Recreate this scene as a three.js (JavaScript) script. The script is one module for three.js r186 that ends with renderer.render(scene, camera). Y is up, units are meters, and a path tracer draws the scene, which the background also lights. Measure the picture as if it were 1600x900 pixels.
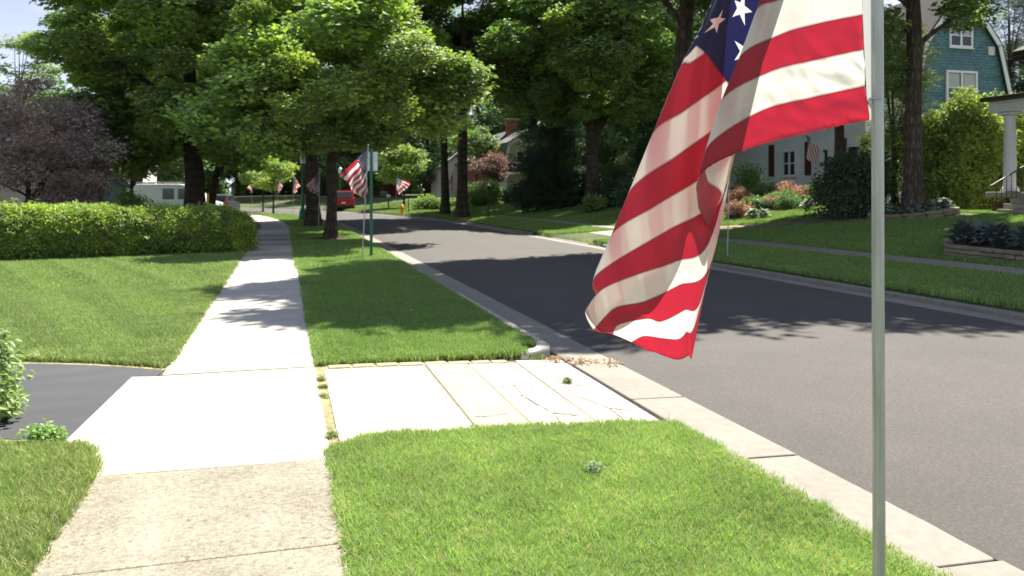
import * as THREE from 'three';
import { ImprovedNoise } from 'three/addons/math/ImprovedNoise.js';
import { RoundedBoxGeometry } from 'three/addons/geometries/RoundedBoxGeometry.js';
import { mergeGeometries } from 'three/addons/utils/BufferGeometryUtils.js';

// ───────────────────────── camera, sky, sun, exposure ─────────────────────────
const scene = new THREE.Scene();
const YAW = 15.8 * Math.PI / 180, CY = Math.cos(YAW), SY = Math.sin(YAW), FOCAL = 1256;
const camera = new THREE.PerspectiveCamera(2 * Math.atan(450 / FOCAL) * 180 / Math.PI, 16 / 9, 0.1, 3000);
camera.position.set(0, 1.6, 0);
camera.rotation.y = -YAW;                                  // the street runs along -z, the camera looks a little to its right
camera.setViewOffset(1600, 900, 0, 150, 1600, 900);        // level camera, lens shifted down
camera.focus = 2.1; camera.userData.fStop = 8;

const renderer = new THREE.WebGLRenderer({ antialias: true });
renderer.toneMapping = THREE.LinearToneMapping;
renderer.toneMappingExposure = 3.5;
renderer.shadowMap.enabled = true;

const SUN = new THREE.Vector3(0.64 * Math.cos(0.9), Math.sin(0.9), -0.768 * Math.cos(0.9)).normalize();
const sun = new THREE.DirectionalLight(new THREE.Color().setRGB(1, 0.95, 0.86), 4.2);
sun.position.copy(SUN).multiplyScalar(120); sun.castShadow = true;
Object.assign(sun.shadow.camera, { left: -70, right: 70, top: 70, bottom: -70, near: 1, far: 300 });
sun.shadow.mapSize.set(4096, 4096);
scene.add(sun, sun.target);

const perlin = new ImprovedNoise();
const noise = (x, y, z = 0) => perlin.noise(x, y, z);
const fbm = (x, y, z = 0, n = 4) => { let a = 0, f = 1, w = 0.5; for (let i = 0; i < n; i++) { a += w * noise(x * f, y * f, z + i * 7.3); f *= 2.03; w *= 0.5; } return a; };
{
  const w = 1024, h = 512, d = new Float32Array(w * h * 4);
  for (let j = 0; j < h; j++) for (let i = 0; i < w; i++) {
    const el = ((j + 0.5) / h - 0.5) * Math.PI, az = (i + 0.5) / w * 2 * Math.PI - Math.PI;
    const y = Math.sin(el), x = Math.cos(el) * Math.cos(az), z = Math.cos(el) * Math.sin(az);
    const up = Math.max(y, 0), k = Math.exp(-up / 0.25);       // deep blue overhead, pale haze low down
    let r = 0.024 + 0.36 * k, g = 0.048 + 0.37 * k, b = 0.125 + 0.34 * k;
    const p = 1 / (up + 0.28), n = fbm(x * p * 1.7 + 3.1, z * p * 1.7 + 8.2, 1.5, 5) - 0.02;
    const c = Math.min(1, Math.max(0, n * 3.6)) * Math.min(1, up * 6);
    r += (0.36 - r) * c * 0.7; g += (0.375 - g) * c * 0.7; b += (0.40 - b) * c * 0.7;
    const o = (j * w + i) * 4; d[o] = r; d[o + 1] = g; d[o + 2] = b; d[o + 3] = 1;
  }
  const sky = new THREE.DataTexture(d, w, h, THREE.RGBAFormat, THREE.FloatType);
  sky.mapping = THREE.EquirectangularReflectionMapping; sky.magFilter = THREE.LinearFilter; sky.colorSpace = THREE.LinearSRGBColorSpace; sky.needsUpdate = true;
  scene.background = sky; scene.environment = sky;
}

// ───────────────────────── helpers ─────────────────────────
function rng(seed) { let a = seed >>> 0; return () => { a = (a + 0x6D2B79F5) | 0; let t = Math.imul(a ^ (a >>> 15), 1 | a); t = (t + Math.imul(t ^ (t >>> 7), 61 | t)) ^ t; return ((t ^ (t >>> 14)) >>> 0) / 4294967296; }; }
const V = (x, y, z) => new THREE.Vector3(x, y, z);
const taken = {};
function numbered(n) { const k = taken[n] = (taken[n] ?? -1) + 1; return k ? n + '_' + String(k).padStart(3, '0') : n; }
function sight(px, depth) {                                  // a bearing and a distance ahead of the camera, as a place on the ground plan
  const xc = (px - 800) / FOCAL * depth;
  return [xc * CY + depth * SY, -(depth * CY - xc * SY)];
}
function shift(s) { if (s < 36) return 0; if (s < 110) return (s - 36) ** 2 / 240; return 74 * 74 / 240 + (s - 110) * 0.617; }   // the street bends left
const bend = s => (shift(s + 0.1) - shift(s - 0.1)) / 0.2;
const road = (q, s, y = 0) => V(q - shift(s), y, -s);        // q metres right of the left pavement's line, s metres along the street
function lift(q) {                                           // how the ground lies across the street
  const P = [[-400, 0], [2.5, 0], [9.28, 0.07], [11.6, 0.2], [12.8, 0.2], [18.5, 0.95], [26, 1.06], [60, 1.3], [400, 2.5]];
  for (let i = 1; i < P.length; i++) if (q < P[i][0]) return P[i - 1][1] + (P[i][1] - P[i - 1][1]) * (q - P[i - 1][0]) / (P[i][0] - P[i - 1][0]);
  return 2.5;
}
const groundAt = (x, z) => lift(x + shift(-z));
function thing(name, label, category, pos = [0, 0, 0], turn = 0, group) {
  const o = new THREE.Group(); o.name = numbered(name); o.position.set(...pos); o.rotation.y = turn;
  o.userData = { label, category }; if (group) o.userData.group = group;
  scene.add(o); return o;
}
function setting(name, geo, m) {
  const o = geo ? new THREE.Mesh(geo, m) : new THREE.Group(); o.name = numbered(name); o.userData = { kind: 'structure' };
  o.castShadow = o.receiveShadow = true; scene.add(o); return o;
}
function part(parent, name, geo, m, pos, rot, label) {
  const o = new THREE.Mesh(geo, m); o.name = name; o.castShadow = o.receiveShadow = true;
  if (pos) o.position.set(...pos); if (rot) o.rotation.set(...rot); if (label) o.userData.label = label;
  parent.add(o); return o;
}
function many(parent, name, geo, m, list, kind = 'stuff') {   // list: [Matrix4, Color]
  const o = new THREE.InstancedMesh(geo, m, list.length); o.name = parent === scene ? numbered(name) : name;
  list.forEach(([mat, c], i) => { o.setMatrixAt(i, mat); o.setColorAt(i, c); });
  o.castShadow = o.receiveShadow = true; o.userData.kind = kind; parent.add(o); return o;
}
function metric(geo, ou = 0, ov = 0, k = 1) {                // uv in metres by the way each face points
  const g = geo.index ? geo.toNonIndexed() : geo, p = g.attributes.position, uv = new Float32Array(p.count * 2), a = V(), b = V(), c = V(), n = V();
  for (let i = 0; i < p.count; i += 3) {
    a.fromBufferAttribute(p, i); b.fromBufferAttribute(p, i + 1); c.fromBufferAttribute(p, i + 2);
    n.subVectors(b, a).cross(V().subVectors(c, a));
    const x = Math.abs(n.x), y = Math.abs(n.y), z = Math.abs(n.z);
    [a, b, c].forEach((v, j) => { const w = y >= x && y >= z ? [v.x, -v.z] : x > z ? [v.z, v.y] : [v.x, v.y]; uv[(i + j) * 2] = (w[0] + ou) * k; uv[(i + j) * 2 + 1] = (w[1] + ov) * k; });
  }
  g.setAttribute('uv', new THREE.BufferAttribute(uv, 2)); return g;
}
const box = (w, h, d, c = 0.006, ou = 0, ov = 0) => metric(c > 0 ? new RoundedBoxGeometry(w, h, d, 1, Math.min(c, w / 2.1, h / 2.1, d / 2.1)) : new THREE.BoxGeometry(w, h, d), ou, ov);
const cyl = (r0, r1, h, n = 12) => new THREE.CylinderGeometry(r0, r1, h, n);
function prism(pts, depth, bevel = 0) {                      // a side outline in x and y, given depth along z and centred on it
  const s = new THREE.Shape(pts.map(p => new THREE.Vector2(p[0], p[1])));
  const g = new THREE.ExtrudeGeometry(s, { depth: depth - 2 * bevel, bevelEnabled: bevel > 0, bevelSize: bevel, bevelThickness: bevel, bevelSegments: 2, bevelOffset: -bevel });
  g.translate(0, 0, -depth / 2 + bevel); return metric(g);
}
function frameGeo(w, h, t, depth) {
  const s = new THREE.Shape([[-w / 2, -h / 2], [w / 2, -h / 2], [w / 2, h / 2], [-w / 2, h / 2]].map(p => new THREE.Vector2(...p)));
  s.holes.push(new THREE.Path([[-w / 2 + t, -h / 2 + t], [-w / 2 + t, h / 2 - t], [w / 2 - t, h / 2 - t], [w / 2 - t, -h / 2 + t]].map(p => new THREE.Vector2(...p))));
  return metric(new THREE.ExtrudeGeometry(s, { depth, bevelEnabled: false }));
}
function tube(pts, radii, seg = 10, rough = 0, seed = 0) {
  const pos = [], uv = [], idx = [], n = pts.length; let len = 0, side = V(1, 0, 0);
  for (let i = 0; i < n; i++) {
    const t = V().subVectors(pts[Math.min(i + 1, n - 1)], pts[Math.max(i - 1, 0)]).normalize();
    side = side.clone().addScaledVector(t, -side.dot(t)); if (side.lengthSq() < 1e-6) side = V(0, 0, 1).addScaledVector(t, -t.z); side.normalize();
    const up = V().crossVectors(t, side); if (i) len += pts[i].distanceTo(pts[i - 1]);
    for (let j = 0; j <= seg; j++) {
      const a = j / seg * Math.PI * 2, ca = Math.cos(a), sa = Math.sin(a);
      const r = radii[i] * (1 + rough * (noise(ca * 2.2 + seed, sa * 2.2, len * 0.9) * 1.0 + 0.5 * noise(ca * 6 + seed, sa * 6, len * 0.5)));
      pos.push(pts[i].x + (side.x * ca + up.x * sa) * r, pts[i].y + (side.y * ca + up.y * sa) * r, pts[i].z + (side.z * ca + up.z * sa) * r);
      uv.push(j / seg * Math.PI * 2 * Math.max(radii[0], 0.03), len);
    }
  }
  for (let i = 0; i < n - 1; i++) for (let j = 0; j < seg; j++) { const a = i * (seg + 1) + j, b = a + seg + 1; idx.push(a, a + 1, b, b, a + 1, b + 1); }
  const c0 = pos.length / 3; pos.push(pts[n - 1].x, pts[n - 1].y, pts[n - 1].z); uv.push(0, len);
  for (let j = 0; j < seg; j++) idx.push((n - 1) * (seg + 1) + j, (n - 1) * (seg + 1) + j + 1, c0);
  const g = new THREE.BufferGeometry(); g.setAttribute('position', new THREE.Float32BufferAttribute(pos, 3)); g.setAttribute('uv', new THREE.Float32BufferAttribute(uv, 2)); g.setIndex(idx); g.computeVertexNormals(); return g;
}
function ribbon(rows, m2uv = true) {                         // rows of points side by side, drawn as one sheet facing up
  const pos = [], uv = [], idx = [], k = rows[0].length;
  rows.forEach(r => r.forEach(p => { pos.push(p.x, p.y, p.z); uv.push(p.x, -p.z); }));
  for (let i = 0; i < rows.length - 1; i++) for (let j = 0; j < k - 1; j++) { const a = i * k + j, b = a + k; idx.push(a, a + 1, b, b, a + 1, b + 1); }
  const g = new THREE.BufferGeometry(); g.setAttribute('position', new THREE.Float32BufferAttribute(pos, 3)); g.setAttribute('uv', new THREE.Float32BufferAttribute(uv, 2)); g.setIndex(idx); g.computeVertexNormals(); return g;
}

// ───────────────────────── procedural materials ─────────────────────────
function tex(size, metres, fn, srgb = true) {                // fn(x, y in metres) -> [r, g, b] 0..1
  const d = new Uint8Array(size * size * 4);
  for (let j = 0; j < size; j++) for (let i = 0; i < size; i++) { const c = fn(i / size * metres, j / size * metres), o = (j * size + i) * 4; for (let k = 0; k < 3; k++) d[o + k] = Math.max(0, Math.min(255, c[k] * 255)); d[o + 3] = 255; }
  const t = new THREE.DataTexture(d, size, size); t.wrapS = t.wrapT = THREE.MirroredRepeatWrapping; t.magFilter = THREE.LinearFilter; t.minFilter = THREE.LinearMipmapLinearFilter; t.generateMipmaps = true;
  if (srgb) t.colorSpace = THREE.SRGBColorSpace; t.repeat.set(1 / metres, 1 / metres); t.needsUpdate = true; return t;
}
const rgb = (r, g, b) => new THREE.Color().setRGB(r, g, b);
const std = (r, g, b, roughness = 0.8, extra = {}) => new THREE.MeshStandardMaterial({ color: rgb(r, g, b), roughness, ...extra });
const tr = rng(5);
const speck = (x, y, f) => { const a = noise(x * f, y * f, 3.3), b = noise(x * f * 2.7, y * f * 2.7, 9.1); return a * 0.6 + b * 0.6; };
const concreteTex = tex(1024, 3, (x, y) => { const v = 0.86 + 0.10 * fbm(x * 1.3, y * 1.3, 2) + 0.10 * fbm(x * 14, y * 14, 4) + 0.05 * (tr() - 0.5); return [v, v * 0.985, v * 0.955]; });
const wornTex = tex(1024, 2, (x, y) => {
  let v = 0.80 + 0.16 * fbm(x * 2.5, y * 2.5, 2) + 0.20 * speck(x, y, 34) + 0.10 * (tr() - 0.5);
  const pit = fbm(x * 30, y * 30, 8, 3); if (pit > 0.2) v -= (pit - 0.2) * 0.7;
  return [v, v * 0.97, v * 0.90];
});
const wornBump = tex(512, 1, (x, y) => { const v = 0.5 + 0.5 * speck(x, y, 60); return [v, v, v]; }, false);
const asphaltTex = tex(1024, 2.5, (x, y) => { const v = 0.80 + 0.12 * fbm(x * 0.9, y * 0.9, 5) + 0.22 * speck(x, y, 60) + 0.16 * (tr() - 0.5); return [v, v * 0.985, v * 0.97]; });
const tarTex = tex(512, 3, (x, y) => { const v = 0.84 + 0.22 * fbm(x * 1.1, y * 3.2, 5) + 0.10 * (tr() - 0.5); return [v, v, v * 1.01]; });
const soilTex = tex(512, 4, (x, y) => { const a = fbm(x * 1.2, y * 1.2, 4), b = fbm(x * 12, y * 12, 6) + 0.4 * (tr() - 0.5), v = 0.72 + 0.3 * a + 0.3 * b; return [v * (1 + 0.25 * a), v, v * 0.85]; });
const barkTex = tex(512, 1.2, (x, y) => { const r = Math.abs(fbm(x * 16, y * 2.6, 3, 4)) * 2.2, v = 0.48 + 0.8 * r + 0.25 * fbm(x * 5, y * 5, 1); return [v, v * 0.93, v * 0.84]; });
const barkBump = tex(512, 1.2, (x, y) => { const r = Math.abs(fbm(x * 16, y * 2.6, 3, 4)) * 2.6; return [r, r, r]; }, false);
const plasterTex = tex(256, 3, (x, y) => { const v = 0.93 + 0.08 * fbm(x * 1.5, y * 1.5, 2) + 0.05 * fbm(x * 9, y * 9, 2); return [v, v, v]; });
const brickTex = tex(512, 1.8, (x, y) => {
  const row = Math.floor(y / 0.075), off = (row % 2) * 0.11, bx = Math.floor((x + off) / 0.22), fx = (x + off) / 0.22 - bx, fy = y / 0.075 - row;
  if (fx < 0.06 || fy < 0.15) return [0.62, 0.56, 0.5];
  const v = 0.75 + 0.3 * noise(bx * 3.7, row * 5.3, 1); return [v, v * 0.82, v * 0.76];
});
const roofTex = tex(512, 3, (x, y) => { const row = Math.floor(y / 0.14), b = Math.floor(x / 0.3 + (row % 2) * 0.5), fy = y / 0.14 - row, v = 0.78 + 0.22 * noise(b * 2.3, row * 4.1) + 0.1 * (tr() - 0.5) - (fy < 0.12 ? 0.3 : 0); return [v, v, v]; });
const shakeTex = tex(512, 2.4, (x, y) => { const row = Math.floor(y / 0.12), o = noise(row * 3.1, 0.5) * 0.6, b = Math.floor((x + o) / 0.11), f = (x + o) / 0.11 - b, v = 0.86 + 0.26 * noise(b * 3.3, row * 2.9) + 0.06 * (tr() - 0.5) - (f < 0.09 ? 0.45 : 0); return [v * 0.92, v, v]; });

const M = {
  slab: new THREE.MeshStandardMaterial({ color: rgb(0.60, 0.575, 0.53), map: concreteTex, roughness: 0.9 }),
  slab2: new THREE.MeshStandardMaterial({ color: rgb(0.43, 0.40, 0.335), map: concreteTex, roughness: 0.9 }),
  worn: new THREE.MeshStandardMaterial({ color: rgb(0.385, 0.37, 0.325), map: wornTex, bumpMap: wornBump, bumpScale: 0.004, roughness: 0.95 }),
  gutter: new THREE.MeshStandardMaterial({ color: rgb(0.31, 0.295, 0.26), map: concreteTex, roughness: 0.92 }),
  asphalt: new THREE.MeshStandardMaterial({ color: rgb(0.117, 0.108, 0.098), vertexColors: true, map: asphaltTex, roughness: 0.93 }),
  tar: new THREE.MeshStandardMaterial({ color: rgb(0.062, 0.064, 0.07), map: tarTex, roughness: 0.75 }),
  soil: new THREE.MeshStandardMaterial({ color: rgb(0.12, 0.17, 0.05), map: soilTex, roughness: 1 }),
  dirt: new THREE.MeshStandardMaterial({ color: rgb(0.50, 0.43, 0.30), map: soilTex, roughness: 1 }),
  mulch: new THREE.MeshStandardMaterial({ color: rgb(0.09, 0.06, 0.04), map: soilTex, roughness: 1 }),
  pathBrown: new THREE.MeshStandardMaterial({ color: rgb(0.34, 0.28, 0.22), map: soilTex, roughness: 1 }),
  paver: new THREE.MeshStandardMaterial({ color: rgb(0.50, 0.42, 0.29), map: concreteTex, roughness: 0.95 }),
  bark: new THREE.MeshStandardMaterial({ color: rgb(0.135, 0.11, 0.088), map: barkTex, bumpMap: barkBump, bumpScale: 0.03, roughness: 0.95 }),
  barkPale: new THREE.MeshStandardMaterial({ color: rgb(0.21, 0.185, 0.155), map: barkTex, bumpMap: barkBump, bumpScale: 0.03, roughness: 0.95 }),
  leaf: new THREE.MeshPhysicalMaterial({ color: 0xffffff, vertexColors: true, roughness: 0.97, transmission: 0.42, clearcoat: 0.25, clearcoatRoughness: 0.4, thickness: 0, side: THREE.DoubleSide }),
  grass: new THREE.MeshPhysicalMaterial({ color: 0xffffff, vertexColors: true, roughness: 0.96, transmission: 0.4, clearcoat: 0.3, clearcoatRoughness: 0.45, thickness: 0, side: THREE.DoubleSide }),
  steel: std(0.60, 0.62, 0.59, 0.42, { metalness: 0.5, map: tex(256, 0.5, (x, y) => { const v = 0.86 + 0.2 * fbm(x * 30, y * 4, 2) + 0.16 * Math.max(0, fbm(x * 12, y * 12, 7) - 0.1); return [v, v * 1.0, v * 0.98]; }) }),
  green: std(0.012, 0.105, 0.055, 0.45), black: std(0.015, 0.015, 0.017, 0.5), white: std(0.84, 0.83, 0.80, 0.6, { map: plasterTex }),
  cream: std(0.66, 0.62, 0.50, 0.75, { map: plasterTex }), beige: std(0.55, 0.46, 0.36, 0.8, { map: plasterTex }),
  teal: std(0.175, 0.275, 0.305, 0.85, { map: shakeTex }), brick: std(0.33, 0.165, 0.12, 0.9, { map: brickTex }),
  roofGrey: std(0.20, 0.195, 0.19, 0.9, { map: roofTex }), roofBrown: std(0.10, 0.08, 0.065, 0.9, { map: roofTex }), roofBlue: std(0.07, 0.085, 0.12, 0.85, { map: roofTex }),
  maroon: std(0.09, 0.016, 0.016, 0.6), glass: std(0.03, 0.036, 0.04, 0.08), stone: [0, 1, 2].map(i => std(0.36 + 0.05 * i, 0.32 + 0.045 * i, 0.25 + 0.035 * i, 0.95, { map: wornTex })),
  yellow: std(0.75, 0.47, 0.03, 0.5), red: std(0.50, 0.018, 0.02, 0.3), rubber: std(0.02, 0.02, 0.02, 0.9), rim: std(0.5, 0.5, 0.52, 0.35, { metalness: 0.7 }),
  vanWhite: std(0.70, 0.71, 0.72, 0.35), darkCar: std(0.03, 0.035, 0.045, 0.3), sign: std(0.55, 0.60, 0.62, 0.5, { metalness: 0.3 }), lampGlass: std(0.7, 0.74, 0.7, 0.3), tail: std(0.45, 0.015, 0.015, 0.25),
  shed: std(0.20, 0.26, 0.31, 0.8), flagWhite: null,
};

// ───────────────────────── the ground, the street and its pavements ─────────────────────────
const CURBL = 2.5, GUT0 = 2.65, AS0 = 3.1, AS1 = 9.05, CURBR = 9.28, DRV0 = 5.12, DRV1 = 7.56, RD0 = 23.6, RD1 = 27.2;
{
  const qs = [-900, -400, -200, -100, -60, -30, -15, -8, -4, -1.02, 0.29, 0.3, 1.4, 2.48, 2.5, 5.9, 9.25, 9.27, 10.4, 11.6, 12.8, 13.6, 14.6, 15.8, 17, 18.5, 21, 26, 40, 60, 110, 200, 400, 900];
  const ss = [-300, -120, -50, -20, -8, -3, 0, 2, 4, DRV0 - 0.01, DRV0, 6.3, DRV1, DRV1 + 0.01, 9, 12, 15, 18, 21, 24, 28, 32, 36]; for (let s = 39; s < 112; s += 3) ss.push(s); ss.push(130, 160, 200, 280, 400, 700, 1200);
  const g = ribbon(ss.map(s => qs.map(q => {
    let y = lift(q); if (q >= 2.5 && q <= 9.25) y = -0.16;
    if (q >= 0.3 && q < 2.5 && s >= DRV0 && s <= DRV1) y = -0.16;
    return road(q, s, y - 0.004);
  })));
  setting('ground', g, M.soil);
}
{ // asphalt, slightly crowned, with a ragged left edge
  const ss = []; for (let s = -8; s < 14; s += 0.12) ss.push(s); for (let s = 14; s < 60; s += 1) ss.push(s); for (let s = 60; s <= 240; s += 4) ss.push(s);
  const g = ribbon(ss.map(s => [0, 0.05, 0.12, 0.2, 0.3, 0.4, 0.5, 0.6, 0.7, 0.8, 0.88, 0.95, 1].map(k => {
    const e = k === 0 ? 0.035 * noise(s * 2.3, 4) + 0.02 * noise(s * 9, 2) : 0;
    return road(AS0 + e + (AS1 - AS0 - e) * k, s, -0.062 + 0.07 * (1 - (2 * k - 1) ** 2));
  })));
  const P = g.attributes.position, col = new Float32Array(P.count * 3);      // worn and patched tone of the surface
  for (let i = 0; i < P.count; i++) { const v = 1 + 0.16 * fbm(P.getX(i) * 0.5, P.getZ(i) * 0.35, 3, 3) + 0.10 * fbm(P.getX(i) * 3, P.getZ(i) * 1.6, 8, 2); col.set([v, v * 0.995, v * 0.985], i * 3); }
  g.setAttribute('color', new THREE.BufferAttribute(col, 3));
  setting('street', g, M.asphalt);
}
const jr = rng(77);
function slab(parent, name, q0, q1, s0, s1, top, m, drop = 0, gap = 0.006) {   // one cast piece, laid along the street's line
  const w = q1 - q0 - gap * 2, d = s1 - s0 - gap * 2, sm = (s0 + s1) / 2, c = road((q0 + q1) / 2, sm, top - 0.06 - drop / 2 + (jr() - 0.5) * 0.004);
  const g = box(w, 0.12, d, 0.012, jr() * 40, jr() * 40);
  return part(parent, name, g, m, [c.x, c.y, c.z], [(jr() - 0.5) * 0.004, Math.atan(bend(sm)), -Math.atan(drop / w) + (jr() - 0.5) * 0.003]);
}
{
  const w = setting('sidewalk');
  part(w, 'joint_fill', ribbon([[V(-1.02, 0.008, 0.5), V(0.26, 0.008, 0.5)], [V(-1.02, 0.008, -30), V(0.26, 0.008, -30)]]), M.dirt);
  for (const [a, b] of [[-0.6, 0.9], [0.9, 2.35], [2.35, 3.70], [3.70, 4.93]]) slab(w, 'slab', -1.03, 0.27, a, b, 0.016, M.worn, 0, 0.003);
  const driveSlab = new THREE.Shape([[-1.06, 4.95], [0.27, 4.90], [0.27, 7.50], [-1.06, 7.50], [-1.27, 7.54], [-1.36, 5.62]].map(p => new THREE.Vector2(...p)));
  const ge = new THREE.ExtrudeGeometry(driveSlab, { depth: 0.1, bevelEnabled: true, bevelSize: 0.01, bevelThickness: 0.01, bevelSegments: 1, bevelOffset: -0.01 });
  ge.rotateX(-Math.PI / 2); ge.translate(0, -0.098, 0); part(w, 'slab', metric(ge, 3, 7), M.slab);
  for (let s = 7.52; s < 100; s += 1.32) slab(w, 'slab', -1.03, 0.27, s, s + 1.32, 0.015, s < 9 ? M.slab : jr() < 0.3 ? M.slab2 : M.slab);
}
{
  const w = setting('far_sidewalk');
  for (let s = -2; s < 90; s += 1.5) slab(w, 'slab', 11.6, 12.8, s, s + 1.5, 0.225, M.gutter);
}
{ // the driveway's apron: cast pieces sloping down to the gutter
  const a = setting('driveway_apron'), fall = q => 0.016 - 0.075 * Math.max(0, (q - 0.5) / 2.1) ** 1.4;
  const piece = (q0, q1, s0, s1, m) => slab(a, 'slab', q0, q1, s0, s1, fall(q0), m, fall(q0) - fall(q1));
  piece(0.325, 1.25, 5.14, 7.38, M.slab); piece(1.25, 1.66, 5.12, 7.40, M.slab2); piece(1.66, 2.14, 5.10, 7.40, M.slab); piece(2.14, 2.64, 5.0, 7.52, M.slab);
  for (let i = 0, q = 0.37; q < 2.0; i++) { const l = 0.17 + 0.07 * jr(); slab(a, 'paver', q, q + l, 7.40, 7.535, fall(q) + 0.002, M.paver, 0.003, 0.008); q += l; }
  const fill = [5.13, 5.9, 6.7, 7.54].map(s => [0.36, 0.7, 1.0, 1.25, 1.45, 1.66, 1.9, 2.14, 2.4, 2.63].map(q => road(q, s, fall(q) - 0.008))); part(a, 'joint_fill', ribbon(fill), M.dirt);
  // cracks filled with dirt
  for (const pts of [[[1.68, 6.45], [1.86, 6.50], [2.04, 6.42], [2.13, 6.44]], [[1.67, 5.55], [1.9, 5.62], [2.1, 5.5]], [[1.9, 5.62], [1.86, 5.3], [1.8, 5.12]], [[2.16, 6.9], [2.3, 6.5], [2.26, 6.1], [2.38, 5.7], [2.36, 5.3], [2.48, 5.06]], [[1.3, 5.6], [1.42, 5.58], [1.6, 5.66]], [[1.28, 7.0], [1.45, 7.02], [1.63, 6.9]], [[1.68, 7.1], [1.85, 7.0], [2.0, 7.16], [2.12, 7.05]], [[2.0, 7.16], [2.05, 7.36]], [[2.28, 6.5], [2.45, 6.42], [2.6, 6.5]], [[1.86, 6.5], [1.82, 6.1], [1.9, 5.62]], [[2.38, 5.7], [2.5, 5.62], [2.62, 5.7]], [[2.3, 7.48], [2.34, 7.1], [2.3, 6.5]]]) {
    const r = [[], []]; const fine = [];
    for (let i = 0; i < pts.length - 1; i++) for (let k = 0; k < 8; k++) { const f = k / 8; fine.push([pts[i][0] + (pts[i + 1][0] - pts[i][0]) * f + (jr() - 0.5) * 0.018, pts[i][1] + (pts[i + 1][1] - pts[i][1]) * f + (jr() - 0.5) * 0.018]); }
    fine.forEach(([q, s]) => { const h = 0.003 + 0.006 * jr(); r[0].push(road(q - h * 0.7, s - h, fall(q) + 0.0035)); r[1].push(road(q + h * 0.7, s + h, fall(q) + 0.0035)); });
    part(a, 'crack', ribbon(r), M.pathBrown);
  }
  const e = setting('joint_dirt', ribbon([[road(0.265, 4.95), road(0.37, 4.95)], [road(0.265, 6), road(0.365, 6)], [road(0.265, 7.56), road(0.365, 7.56)]].map(r => r.map(p => V(p.x, 0.004, p.z)))), M.dirt);
}
{ // gutters and kerbs
  const gl = setting('gutter');
  for (let s = -6.1; s < 90;) { const l = 1.5; slab(gl, 'gutter_slab', GUT0, AS0 + 0.03, s, s + l, -0.048, M.gutter, 0.012, s < 12 ? 0.006 : 0.004); s += l; }
  const kb = setting('kerb'), kerbPiece = (p, q, s, l, m) => { const c = road(q, s + l / 2, -0.04); part(p, 'kerb_stone', box(0.15, 0.14, l - 0.012, 0.03, jr() * 9, jr() * 9), m, [c.x, c.y, c.z], [0, Math.atan(bend(s + l / 2)), 0]); };
  for (let s = -6; s < 4.4; s += 2.08) kerbPiece(kb, 2.575, s, 2.08, M.gutter);
  for (let s = 7.98; s < 86; s += 2.2) kerbPiece(kb, 2.575, s, 2.2, s < 12 ? M.slab : M.gutter);
  const arc = new THREE.Shape(); arc.absarc(0, 0, 0.42, -Math.PI / 2, 0, false); arc.absarc(0, 0, 0.27, 0, -Math.PI / 2, true);
  const ag = new THREE.ExtrudeGeometry(arc, { depth: 0.12, bevelEnabled: true, bevelSize: 0.02, bevelThickness: 0.02, bevelSegments: 2, bevelOffset: -0.02, curveSegments: 8 });
  ag.rotateX(-Math.PI / 2); const c = part(kb, 'kerb_return', metric(ag), M.slab, [2.23, -0.115, -7.98]);
  const gr = setting('far_gutter'), kr = setting('far_kerb');
  for (let s = -4; s < 88; s += 2.4) if (s + 2.4 < RD0 || s > RD1) { kerbPiece(kr, 9.20, s, 2.4, M.gutter); }
  for (let s = -4; s < 88; s += 2.4) slab(gr, 'gutter_slab', AS1 - 0.32, 9.13, s, s + 2.4, -0.052, M.gutter, -0.01, 0.004);
  const far = setting('far_driveway');
  slab(far, 'slab', 9.13, 10.4, RD0, RD0 + 1.8, -0.03, M.gutter, -0.14); slab(far, 'slab', 9.13, 10.4, RD0 + 1.8, RD1, -0.03, M.gutter, -0.14);
  slab(far, 'slab', 10.4, 11.6, RD0, RD0 + 1.8, 0.125, M.slab2, -0.09); slab(far, 'slab', 10.4, 11.6, RD0 + 1.8, RD1, 0.125, M.slab2, -0.09);
}
{ // asphalt driveway on the left, edged with bare earth
  const back = [[-1.03, 7.76], [-1.4, 8.0], [-1.78, 8.2], [-2.55, 8.5], [-4.2, 9.3], [-8, 11.2], [-14, 14]], front = [[-1.28, 5.66], [-1.5, 5.78], [-2.0, 6.0], [-2.8, 6.5], [-4.6, 7.5], [-8.4, 9.3], [-14.6, 12]];
  const edge = (p, dq, y) => p.map(([q, s], i) => V(q + 0.02 * noise(i * 3.1, 2), y, -(s + dq)));
  setting('driveway_soil', ribbon([edge(front, -0.19, 0.004), edge(back, 0.08, 0.004)]), M.dirt);
  const fine = p => { const o = []; for (let i = 0; i < p.length - 1; i++) for (let k = 0; k < 14; k++) { const f = k / 14; o.push([p[i][0] + (p[i + 1][0] - p[i][0]) * f, p[i][1] + (p[i + 1][1] - p[i][1]) * f]); } o.push(p[p.length - 1]); return o; };
  const f2 = fine(front), b2 = fine(back);
  setting('driveway', ribbon([f2.map(([q, s], i) => V(q, 0.009, -(s + 0.025 * noise(i * 0.6, 1)))), b2.map(([q, s], i) => V(q, 0.009, -(s + 0.018 * noise(i * 0.7, 5))))]), M.tar);
}
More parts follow.
